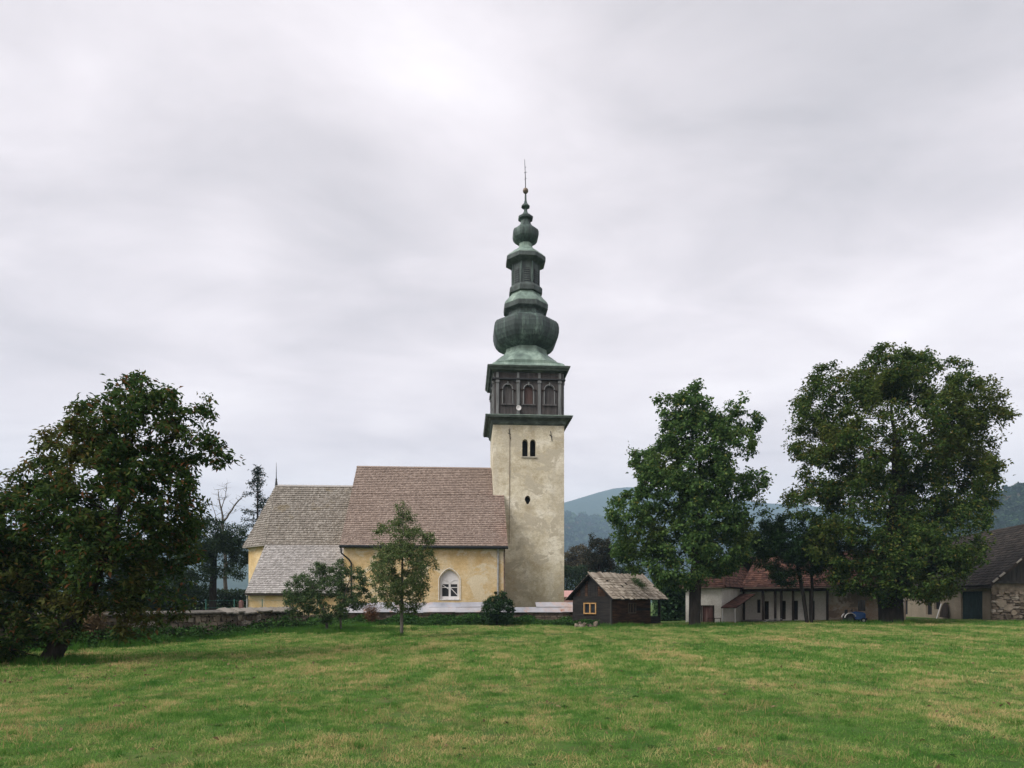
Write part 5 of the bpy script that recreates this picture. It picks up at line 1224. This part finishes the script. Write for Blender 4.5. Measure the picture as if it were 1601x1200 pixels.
# trees in the background
tree('churchyard_tree', 'dark leafy tree beyond the fence left of the chancel', 'tree', [(332, 952), (333, 920), (335, 870), (340, 830)], 60,
     [(325, 838, 36), (360, 840, 26), (300, 840, 40), (345, 870, 40), (372, 865, 18), (310, 890, 40), (370, 895, 16)],
     (MAT['leaf_bg'], MAT['bark']), 800, 0.5, 24000, 0.2, 0.32, 88, gap=0.32, gscale=0.3, spread=0.45)
tree('churchyard_tree', 'dark tree far behind the leaning walnut tree, nearest the left edge', 'tree', [(60, 950), (60, 900), (62, 860)], 58,
     [(60, 850, 50), (20, 870, 40), (100, 880, 42), (70, 905, 40), (130, 915, 30), (-30, 880, 50)],
     (MAT['leaf_bg'], MAT['bark']), 700, 0.5, 20000, 0.22, 0.3, 89, gap=0.25, gscale=0.3, spread=0.5)
tree('churchyard_tree', 'bushy dark tree seen through the lower crown of the leaning walnut tree', 'tree', [(215, 950), (214, 910), (214, 880)], 62,
     [(215, 860, 40), (180, 880, 32), (250, 875, 36), (225, 905, 44), (275, 905, 30), (165, 915, 28)],
     (MAT['leaf_bg'], MAT['bark']), 700, 0.5, 20000, 0.22, 0.3, 90, gap=0.2, gscale=0.3, spread=0.5)
tree('maroon_tree', 'dusky brownish tree just left of the tall green tree, above the hut', 'tree', [(937, 942), (937, 900), (938, 870)], 82,
     [(937, 860, 20), (925, 875, 16), (948, 872, 18), (940, 890, 22), (930, 842, 9), (950, 848, 10)],
     (MAT['leaf_maroon'], MAT['bark']), 500, 0.5, 9000, 0.24, 0.2, 91, gap=0.3, gscale=0.3, spread=0.45)
tree('brown_tree', 'olive brown tree beside the tower, in front of the blue hill', 'tree', [(905, 940), (905, 900), (905, 875)], 130,
     [(905, 868, 18), (892, 875, 14), (918, 876, 15), (905, 888, 20), (885, 890, 12)],
     (MAT['leaf_brown'], MAT['bark']), 500, 0.8, 9000, 0.38, 0.3, 92, gap=0.2, gscale=0.2, spread=0.8)
tree('courtyard_tree', 'yellowish green tree rising behind the red tiled farmhouse roof', 'tree', [(1190, 950), (1190, 900), (1191, 870)], 64,
     [(1190, 855, 26), (1175, 868, 20), (1208, 865, 22), (1190, 885, 26)],
     (MAT['leaf_mid'], MAT['bark']), 500, 0.5, 12000, 0.2, 0.22, 93, gap=0.25, gscale=0.3, spread=0.45)
# bare dead tree by the chancel
def bare(name, label, d, limbs, seed):
    """leafless tree: limbs = polylines in photograph directions with start and end radius"""
    rg = np.random.default_rng(seed); b = P(limbs[0][0][0][0], limbs[0][0][0][1], d); b.z = 0
    root = empty(name, b); tag(root, label, 'tree'); m = MB()
    for px, r0, r1 in limbs:
        pts = []
        for (xa, ya), (xb, yb) in zip(px[:-1], px[1:]):
            for k in range(3):
                q = P(xa + (xb - xa) * k / 3, ya + (yb - ya) * k / 3, d); pts.append(q + Vector(rg.normal(0, 0.05, 3)))
        pts.append(P(*px[-1], d)); pts[0] = P(*px[0], d)
        if px is limbs[0][0]: pts[0].z = -0.1
        n = len(pts); m.tube(pts, [r0 + (r1 - r0) * k / (n - 1) for k in range(n)], 6)
        for k in range(2, n):
            for _ in range(2):
                dv = Vector(rg.normal(0, 1, 3)); dv.z = abs(dv.z) * 0.8; dv.normalize(); l = rg.uniform(0.4, 1.3); e = pts[k] + dv * l; h = pts[k] + dv * l * 0.5 + Vector(rg.normal(0, 0.08, 3))
                m.tube([pts[k], h, e], [0.022, 0.014, 0.005], 4)
                m.tube([h, h + Vector(rg.normal(0, 0.3, 3)) + CZ * 0.15], [0.01, 0.004], 3)
    m.build('trunk', MAT['bark_pale'], root, True, False)
bare('dead_tree', 'bare grey dead tree with forked top between walnut crown and pine', 66, [([(353, 952), (352, 880), (349, 815), (345, 790), (341, 765)], 0.22, 0.025), ([(349, 815), (362, 796), (378, 778)], 0.10, 0.06), ([(350, 840), (338, 815), (332, 790)], 0.08, 0.015), ([(346, 795), (352, 775), (355, 755)], 0.05, 0.01)], 5)

# pine behind the chancel
def pine(px, ytop, ybase, d, seed):
    rg = np.random.default_rng(seed); b = P(px, 945, d); b.z = 0
    root = empty('pine_tree', b); tag(root, 'thin sparse pine tree rising behind the chancel end', 'tree')
    zt_ = zat(ytop, d); z0_ = zat(ybase, d)
    mt = MB().tube([b, b + CZ * zt_ * 0.5 + Vector((0.1, 0, 0)), b + CZ * (zt_ - 0.2)], [0.28, 0.17, 0.03], 7)
    Vn = []
    n_ = 46
    for k in range(n_):
        f_ = (k + rg.uniform(0, 1)) / n_; z_ = z0_ + (zt_ - z0_) * f_
        ln = (3.5 * (1 - f_) ** 0.75 + 0.25) * rg.uniform(0.5, 1.1); a_ = rg.uniform(0, 2 * math.pi)
        if rg.uniform() < 0.18: continue
        pts = [np.array((b.x + 0.05, b.y, z_))]; dv = np.array((math.cos(a_), math.sin(a_), 0.15))
        for q in range(7):
            dv = dv + np.array((0, 0, -0.10 if q < 4 else 0.08)) + rg.normal(0, 0.06, 3); pts.append(pts[-1] + dv / np.linalg.norm(dv) * ln / 7)
        mt.tube([Vector(p) for p in pts], [0.045 * (1 - q / 9) for q in range(8)], 4)
        for q in range(2, 8):
            m_ = int(12 * (q / 7) ** 0.5); Vn.append(pts[q] + rg.normal(0, 1, (m_, 3)) * np.array([0.2, 0.2, 0.13]) - np.array([0, 0, 0.05]))
    Vn.append(np.array((b.x, b.y, zt_ - 0.4)) + rg.normal(0, 1, (90, 3)) * np.array([0.2, 0.2, 0.4]))
    mt.build('trunk', MAT['bark'], root, True, False)
    V, Fq = leaf_mesh(np.concatenate(Vn), 0.34, rg, 0.28, 0.1); arr_mesh('crown', V, Fq, MAT['needle'], root)
pine(402, 731, 880, 75, 4)

# hedge in the distance right of the tower
hd = P(905, 940, 95); hd.z = 0
rg = np.random.default_rng(15); root = empty('hedge', hd); tag(root, 'clipped dark hedge far behind the hut, right of the tower', 'hedge')
pts = np.stack([rg.uniform(-6, 9, 16000), rg.uniform(-0.8, 0.8, 16000), rg.uniform(0, 1, 16000) ** 0.7 * 6.6], 1); pts[:, 2] += 0.15 * np.sin(pts[:, 0] * 1.9); pts += np.array(hd)
V, Fq = leaf_mesh(pts, 0.3, rg, 0.55); arr_mesh('foliage', V, Fq, MAT['leaf_bg'], root)
m = MB()
for k in range(12): m.tube([hd + Vector((-5.6 + k * 1.25, 0, -0.1)), hd + Vector((-5.5 + k * 1.25, 0, 3)), hd + Vector((-5.4 + k * 1.25, 0, 6.0))], [0.12, 0.08, 0.03], 5)
m.build('stems', MAT['bark'], root, True)

def thicket(name, label, px0, px1, ytop, d, n, mat, seed, size=0.26, thick=1.4):
    rg = np.random.default_rng(seed); x0, x1 = (px0 - 800.5) / F * d, (px1 - 800.5) / F * d; zt_ = zat(ytop, d)
    b = Vector(((x0 + x1) / 2, d, 0)); root = empty(name, b); tag(root, label, 'bushes')
    x = rg.uniform(x0, x1, n); top = np.array([zt_ * (0.72 + 0.42 * mnoise.noise(Vector((q * 0.45, seed, 0))) + 0.2 * mnoise.noise(Vector((q * 1.6, seed, 4)))) for q in x])
    p = np.stack([x, d + rg.uniform(-thick, thick, n), rg.uniform(0, 1, n) ** 0.75 * top], 1); V, Fq = leaf_mesh(p, size, rg, 0.55); arr_mesh('foliage', V, Fq, mat, root)
    m = MB()
    for k in range(max(4, int((x1 - x0) / 0.9))):
        q = Vector((rg.uniform(x0, x1), d + rg.uniform(-0.6, 0.6), -0.1)); m.tube([q, q + Vector((rg.normal(0, 0.2), 0, zt_ * 0.4)), q + Vector((rg.normal(0, 0.5), 0, zt_ * 0.65))], [0.06, 0.04, 0.015], 5)
    m.build('stems', MAT['bark'], root, True, False)
thicket('bushes', 'dark thicket behind the wire fence and stone wall, left of the church', -60, 392, 905, 66, 26000, MAT['leaf_bg'], 31)
thicket('bushes', 'dark thicket in the gap between the log hut and the white house', 1025, 1085, 880, 56, 9000, MAT['leaf_dark'], 32)
thicket('bushes', 'distant hedge line behind the farmhouse and barn roofs', 1085, 1560, 892, 72, 26000, MAT['leaf_bg'], 33, 0.32)

# ================================================================== GROUND COVER
def gn_scatter(obj, coll, name):
    ng = bpy.data.node_groups.new(name, 'GeometryNodeTree')
    ng.interface.new_socket('Geometry', in_out='INPUT', socket_type='NodeSocketGeometry'); ng.interface.new_socket('Geometry', in_out='OUTPUT', socket_type='NodeSocketGeometry')
    nn = ng.nodes; gi = nn.new('NodeGroupInput'); go = nn.new('NodeGroupOutput')
    m2p = nn.new('GeometryNodeMeshToPoints'); ip = nn.new('GeometryNodeInstanceOnPoints'); ci = nn.new('GeometryNodeCollectionInfo')
    ci.inputs['Collection'].default_value = coll; ci.inputs['Separate Children'].default_value = True; ci.inputs['Reset Children'].default_value = True
    ip.inputs['Pick Instance'].default_value = True
    def attr(nm, ty):
        a = nn.new('GeometryNodeInputNamedAttribute'); a.data_type = ty; a.inputs['Name'].default_value = nm; return a.outputs['Attribute']
    lk = ng.links.new
    lk(gi.outputs[0], m2p.inputs[0]); lk(m2p.outputs[0], ip.inputs['Points']); lk(ci.outputs[0], ip.inputs['Instance'])
    lk(attr('pick', 'INT'), ip.inputs['Instance Index']); lk(attr('rot', 'FLOAT_VECTOR'), ip.inputs['Rotation']); lk(attr('scl', 'FLOAT_VECTOR'), ip.inputs['Scale'])
    lk(ip.outputs[0], go.inputs[0])
    md = obj.modifiers.new('scatter', 'NODES'); md.node_group = ng
def scatter(name, pts, rot, scl, pick, protos, label=None, cat=None):
    coll = bpy.data.collections.new(name + '_kinds')
    for p in protos: coll.objects.link(p)
    me = bpy.data.meshes.new(name); n = len(pts); me.vertices.add(n); me.vertices.foreach_set('co', np.asarray(pts, np.float32).ravel())
    for nm, ty, dat in (('rot', 'FLOAT_VECTOR', rot), ('scl', 'FLOAT_VECTOR', scl)):
        a = me.attributes.new(nm, ty, 'POINT'); a.data.foreach_set('vector', np.asarray(dat, np.float32).ravel())
    a = me.attributes.new('pick', 'INT', 'POINT'); a.data.foreach_set('value', np.asarray(pick, np.int32))
    o = bpy.data.objects.new(name, me); COL.objects.link(o); o['kind'] = 'stuff'
    if label: o['label'] = label
    if cat: o['category'] = cat
    gn_scatter(o, coll, name); return o
def tuft(name, n, rad, hmin, hmax, wid, lean, mat, seed):
    rg = np.random.default_rng(seed); b = rg.uniform(-rad, rad, (n, 2)); h = rg.uniform(hmin, hmax, n); a = rg.uniform(0, 2 * math.pi, n)
    l = np.abs(rg.normal(lean, lean * 0.5, n)); w = wid * rg.uniform(0.6, 1.3, n); t = rg.uniform(0, 2 * math.pi, n)
    base = np.stack([b[:, 0], b[:, 1], np.full(n, -0.01)], 1); dirv = np.stack([np.cos(a) * np.sin(l), np.sin(a) * np.sin(l), np.cos(l)], 1)
    sv = np.stack([np.cos(t), np.sin(t), np.zeros(n)], 1) * (w / 2)[:, None]
    mid = base + dirv * (h * 0.55)[:, None]; tip = base + dirv * h[:, None]; tip[:, 2] -= h * 0.25 * np.minimum(l, 1.2); tip[:, :2] += (dirv[:, :2]) * (h * 0.25)[:, None]
    tip[:, 2] = np.maximum(tip[:, 2], 0.008)
    V = np.stack([base - sv, base + sv, mid + sv * 0.85, mid - sv * 0.85, tip], 1).reshape(-1, 3); k = np.arange(n) * 5
    me = bpy.data.meshes.new(name); Fl = [(i, i + 1, i + 2, i + 3) for i in k] + [(i + 3, i + 2, i + 4) for i in k]
    me.from_pydata([tuple(v) for v in V], [], Fl); me.materials.append(mat)
    return bpy.data.objects.new(name, me)
protos = [tuft('a_grass_%d' % k, 110, 0.16, 0.025, 0.075, 0.0055, 0.75, MAT['grass'], 100 + k) for k in range(4)]
protos += [tuft('b_far_grass_%d' % k, 150, 0.36, 0.04, 0.10, 0.016, 0.75, MAT['grass'], 120 + k) for k in range(3)]
protos += [tuft('c_straw_%d' % k, 60, 0.17, 0.05, 0.13, 0.005, 1.35, MAT['straw'], 130 + k) for k in range(2)]
protos += [tuft('d_tall_%d' % k, 34, 0.07, 0.07, 0.17, 0.0075, 0.45, MAT['grass_dark'], 140 + k) for k in range(2)]
protos += [tuft('e_long_%d' % k, 90, 0.3, 0.14, 0.42, 0.014, 0.35, MAT['grass_dark'], 150 + k) for k in range(2)]
def rosette(name, n, rad, mat, seed):
    rg = np.random.default_rng(seed); V, Fq = [], []
    for k in range(n):
        a = rg.uniform(0, 6.28); l = rad * rg.uniform(0.6, 1.2); w = l * 0.22; e = rg.uniform(0.15, 0.7); u = np.array((math.cos(a) * math.cos(e), math.sin(a) * math.cos(e), math.sin(e))); sd_ = np.array((-math.sin(a), math.cos(a), 0))
        b = len(V); V += [u * 0.01, u * l * 0.55 + sd_ * w + np.array((0, 0, 0.006)), u * l - np.array((0, 0, l * 0.2)), u * l * 0.55 - sd_ * w + np.array((0, 0, 0.006))]; Fq.append((b, b + 1, b + 2, b + 3))
    me = bpy.data.meshes.new(name); me.from_pydata([tuple(v) for v in V], [], Fq); me.materials.append(mat); return bpy.data.objects.new(name, me)
protos += [rosette('f_rosette_%d' % k, 11, 0.10, MAT['weed'], 160 + k) for k in range(2)]
rg = np.random.default_rng(99); pts = []; pick = []; scl = []
def inwall(x, y): return False
def add_field(d0, d1, dens, kinds, smin, smax, half=0.93):
    area = half * (d1 * d1 - d0 * d0); n = int(area * dens)
    y = np.sqrt(rg.uniform(d0 * d0, d1 * d1, n)); x = rg.uniform(-half, half, n) * y
    for xx, yy in zip(x, y):
        if yy > 45 and xx < 4.5: continue
        if xx < -12 and yy > 28.5 + (xx + 15) * 4.0: continue
        if xx < -14.8 and yy > 24 + (xx + 16.9) * 2.3 + 0.2: continue
        if yy > 48: continue
        pts.append((xx, yy, gz(xx, yy))); pick.append(rg.choice(kinds)); s_ = rg.uniform(smin, smax); scl.append((s_, s_, s_ * rg.uniform(0.7, 1.2)))
add_field(3.5, 12, 34, [0, 1, 2, 3], 0.85, 1.35, 1.3)
add_field(12, 22, 16, [0, 1, 2, 3], 1.2, 1.8, 1.1)
add_field(15, 48, 6.0, [4, 5, 6], 0.9, 1.4)
def drift(d0, d1, n, smin, smax, k):
    for _ in range(n):
        y = math.sqrt(rg.uniform(d0 * d0, d1 * d1)); x = rg.uniform(-0.9, 0.9) * y; a_ = rg.normal(0, 0.5); e_ = rg.uniform(0.25, 0.7)
        for _ in range(k):
            t_ = rg.normal(0, e_); u_ = rg.normal(0, 0.12); xx, yy = x + t_ * math.cos(a_) - u_ * math.sin(a_), y + t_ * math.sin(a_) + u_ * math.cos(a_)
            if yy < 3 or yy > 40: continue
            pts.append((xx, yy, gz(xx, yy))); pick.append(rg.choice([7, 8])); s_ = rg.uniform(smin, smax); scl.append((s_, s_, s_ * 0.8))
drift(4, 15, 95, 0.7, 1.3, 9)
drift(12, 34, 70, 1.0, 1.7, 9)
add_field(3.5, 16, 1.2, [7, 8], 0.8, 1.5)
add_field(16, 40, 0.6, [7, 8], 1.2, 2.2)
add_field(3.5, 20, 1.6, [9, 10], 0.45, 0.9)
add_field(3.5, 14, 0.8, [13, 14], 0.4, 0.9)
add_field(20, 46, 0.35, [9, 10], 1.0, 1.7)
# longer grass: strips along the walls and below the fruit trees
def strip(p0, p1, wid, n, smin, smax):
    p0, p1 = Vector(p0), Vector(p1); d = p1 - p0; nn_ = Vector((d.y, -d.x, 0)).normalized()
    for _ in range(n):
        q = p0 + d * rg.uniform() + nn_ * abs(rg.normal(0, wid)); pts.append((q.x, q.y, gz(q.x, q.y))); pick.append(rg.choice([11, 12])); s_ = rg.uniform(smin, smax); scl.append((s_, s_, s_))
strip(WL[0], WL[1], 0.7, 160, 0.6, 1.2); strip(WL[1], WL[2], 0.8, 150, 0.6, 1.2); strip(WL[2], WL[3], 0.8, 260, 0.5, 1.1); strip(WL[3], MW0, 1.2, 260, 0.6, 1.2); strip(MW0, MW1, 0.6, 360, 0.5, 1.0)
for cx_, cy_, r_, n_ in ((-9.4, 36.4, 1.9, 420), (-5.0, 30.8, 0.25, 8), (-12.6, 18.5, 0.8, 40), (12.2, 42.3, 1.4, 60), (23.3, 41.5, 1.6, 60), (6.5, 42.4, 1.2, 30)):
    for _ in range(n_):
        x, y = cx_ + rg.normal(0, r_), cy_ + rg.normal(0, r_ * 0.7); pts.append((x, y, gz(x, y))); pick.append(rg.choice([11, 12])); s_ = rg.uniform(0.45, 1.0); scl.append((s_, s_, s_))
npt = len(pts); rot = np.zeros((npt, 3)); rot[:, 2] = rg.uniform(0, 2 * math.pi, npt); rot[:, :2] = rg.normal(0, 0.05, (npt, 2))
scatter('grass', pts, rot, scl, pick, protos, 'short mown meadow grass with dry hay-coloured streaks', 'grass')

fl = np.random.default_rng(41); n_ = 1500
yy_ = np.sqrt(fl.uniform(4 ** 2, 30 ** 2, n_)); xx_ = fl.uniform(-0.9, 0.9, n_) * yy_
ex = 900; keep0 = 1; xx_[:ex] = -10.5 + fl.normal(0, 3.2, ex); yy_[:ex] = 17.5 + fl.normal(0, 2.6, ex)
keep = yy_ > 3.5; pf_ = np.array([(a, b, gz(a, b) + 0.035) for a, b in zip(xx_[keep], yy_[keep])])
V, Fq = leaf_mesh(pf_, 0.075, fl, 0.6, 0.0); fo = arr_mesh('fallen_leaves', V, Fq, MAT['dry_weed'], kind='stuff'); tag(fo, 'dry brown leaves scattered over the mown meadow', 'leaves')
# weeds along the walls: leafy mass, uncountable
def weeds(name, segs, n, hmax, mat, size, label, cat='weeds', wid=0.35):
    rg = np.random.default_rng(len(name) * 7 + n); out_ = []
    for (p0, p1, frac) in segs:
        k = int(n * frac); t = rg.uniform(0, 1, k); d = Vector(p1) - Vector(p0); nn_ = Vector((d.y, -d.x, 0)).normalized()
        for tt_ in t:
            q = Vector(p0) + d * tt_ + nn_ * (0.28 + abs(rg.normal(0, wid)))
            top = hmax * (0.35 + 0.65 * max(0, mnoise.noise(Vector((q.x * 0.8, q.y * 0.8, 3.3))) + 0.45)); out_.append((q.x, q.y, gz(q.x, q.y) + rg.uniform(0, 1) ** 0.8 * top))
    V, Fq = leaf_mesh(np.array(out_), size, rg, 0.6, 0.0); o = arr_mesh(name, V, Fq, mat, kind='stuff'); tag(o, label, cat); return o
weeds('weeds', [(MW0, MW1, 0.6), (WL[3], MW0, 0.16), (WL[2], WL[3], 0.12), (WL[1], WL[2], 0.12)], 30000, 0.85, MAT['weed'], 0.12, 'leafy green weeds growing along the foot of the churchyard walls', wid=0.5)
hb = hp(0, 0, 0)
weeds('hut_weeds', [(hp(-0.1, HWd + 0.6, 0), hp(-0.1, 0.6, 0), 1.0)], 2600, 0.7, MAT['weed'], 0.1, 'leafy green weeds below the gable window of the log hut', wid=0.22)
def shrub(name, label, px, py, d, w, h, n, mat, size, seed):
    rg = np.random.default_rng(seed); b = P(px, py, d); b.z = gz(b.x, b.y) if d < 46 else 0
    root = empty(name, b); tag(root, label, 'shrub')
    st = MB(); L_ = []
    for k in range(14):
        a_ = rg.uniform(0, 2 * math.pi); l = rg.uniform(0.05, 0.55); tip = b + Vector((math.cos(a_) * w * l, math.sin(a_) * w * 0.6 * l, h * rg.uniform(0.65, 1.0)))
        st.tube([b, b.lerp(tip, 0.5) + CZ * 0.08 * h, tip], [0.015, 0.01, 0.004], 4)
        f_ = rg.uniform(0.25, 1.05, n // 14); L_.append(np.array(b)[None] * (1 - f_[:, None]) + np.array(tip)[None] * f_[:, None] + rg.normal(0, 0.09 * h, (n // 14, 3)))
    st.build('stems', MAT['bark_pale'], root, True, False); V, Fq = leaf_mesh(np.concatenate(L_), size, rg, 0.4, -0.3); arr_mesh('foliage', V, Fq, mat, root)
shrub('red_shrub', 'small reddish shrub behind the plum tree at the wall', 578, 960, 44.6, 1.1, 1.5, 2200, MAT['red_shrub'], 0.1, 3)
shrub('dry_shrub', 'dry straw-coloured shrub seen beside the leaning walnut trunk', 142, 985, 25.5, 1.3, 1.5, 1800, MAT['dry_weed'], 0.16, 4)
shrub('wall_shrub', 'pale leafy shrub at the wall below the walnut crown', 222, 968, 30, 0.9, 1.4, 1200, MAT['leaf_pear'], 0.1, 9)

# ================================================================== FOREST ON THE HILLS
def crown_blob(name, seed, mat):
    rg = np.random.default_rng(seed); n = 130; v = rg.normal(0, 1, (n, 3)); v /= np.linalg.norm(v, axis=1)[:, None]; v[:, 2] = np.abs(v[:, 2]) * 1.1 - 0.25
    V, Fq = leaf_mesh(v * rg.uniform(0.65, 1.0, n)[:, None] * np.array([0.55, 0.55, 0.6]), 0.42, rg, 0.8, 0.0)
    me = bpy.data.meshes.new(name); me.from_pydata([tuple(p) for p in V], [], [tuple(f) for f in Fq]); me.materials.append(mat); return bpy.data.objects.new(name, me)
def forest(name, V, n, size, seed, label, cond):
    rg = np.random.default_rng(seed); c_ = V[cond(V)]; q = c_[rg.integers(0, len(c_), n)] + rg.normal(0, 1, (n, 3)) * np.array([6, 6, 0]); q[:, 2] += size * 0.25
    s_ = size * rg.uniform(0.7, 1.35, n); rot = np.zeros((n, 3)); rot[:, 2] = rg.uniform(0, 6.28, n)
    pr = [crown_blob(name + '_%d' % k, seed + k, m_) for k, m_ in enumerate((MAT['leaf_bg'], MAT['leaf_dark'], MAT['leaf_bg'], MAT['leaf_brown'], MAT['leaf_mid']))]
    scatter(name, q, rot, np.stack([s_, s_, s_ * 1.15], 1), rg.choice(5, n, p=[0.34, 0.3, 0.2, 0.06, 0.1]), pr, label, 'forest')
forest('hill_forest', rh_V, 7000, 10.0, 61, 'deciduous forest covering the nearer hill at the right edge', lambda V: (V[:, 2] > 6) & (V[:, 0] > 280))
forest('ridge_forest', mid_V, 9000, 19.0, 71, 'forest on the middle ridge between tower and trees', lambda V: (V[:, 2] > 12) & (V[:, 0] > -50) & (V[:, 0] < 1700))

# ================================================================== HAZE
hx = MB().hexa([(-4900, -600, -3), (4900, -600, -3), (4900, 4900, -3), (-4900, 4900, -3), (-4900, -600, 545), (4900, -600, 545), (4900, 4900, 545), (-4900, 4900, 545)])
hm = bpy.data.materials.new('haze'); hm.use_nodes = True; hm.node_tree.nodes.clear()
ho = hm.node_tree.nodes.new('ShaderNodeOutputMaterial'); pv = hm.node_tree.nodes.new('ShaderNodeVolumePrincipled')
pv.inputs['Color'].default_value = (0.52, 0.76, 1.0, 1); pv.inputs['Density'].default_value = 0.00030; pv.inputs['Anisotropy'].default_value = 0.0
hm.node_tree.links.new(pv.outputs[0], ho.inputs['Volume'])
haze = hx.build('haze', hm, kind='stuff')
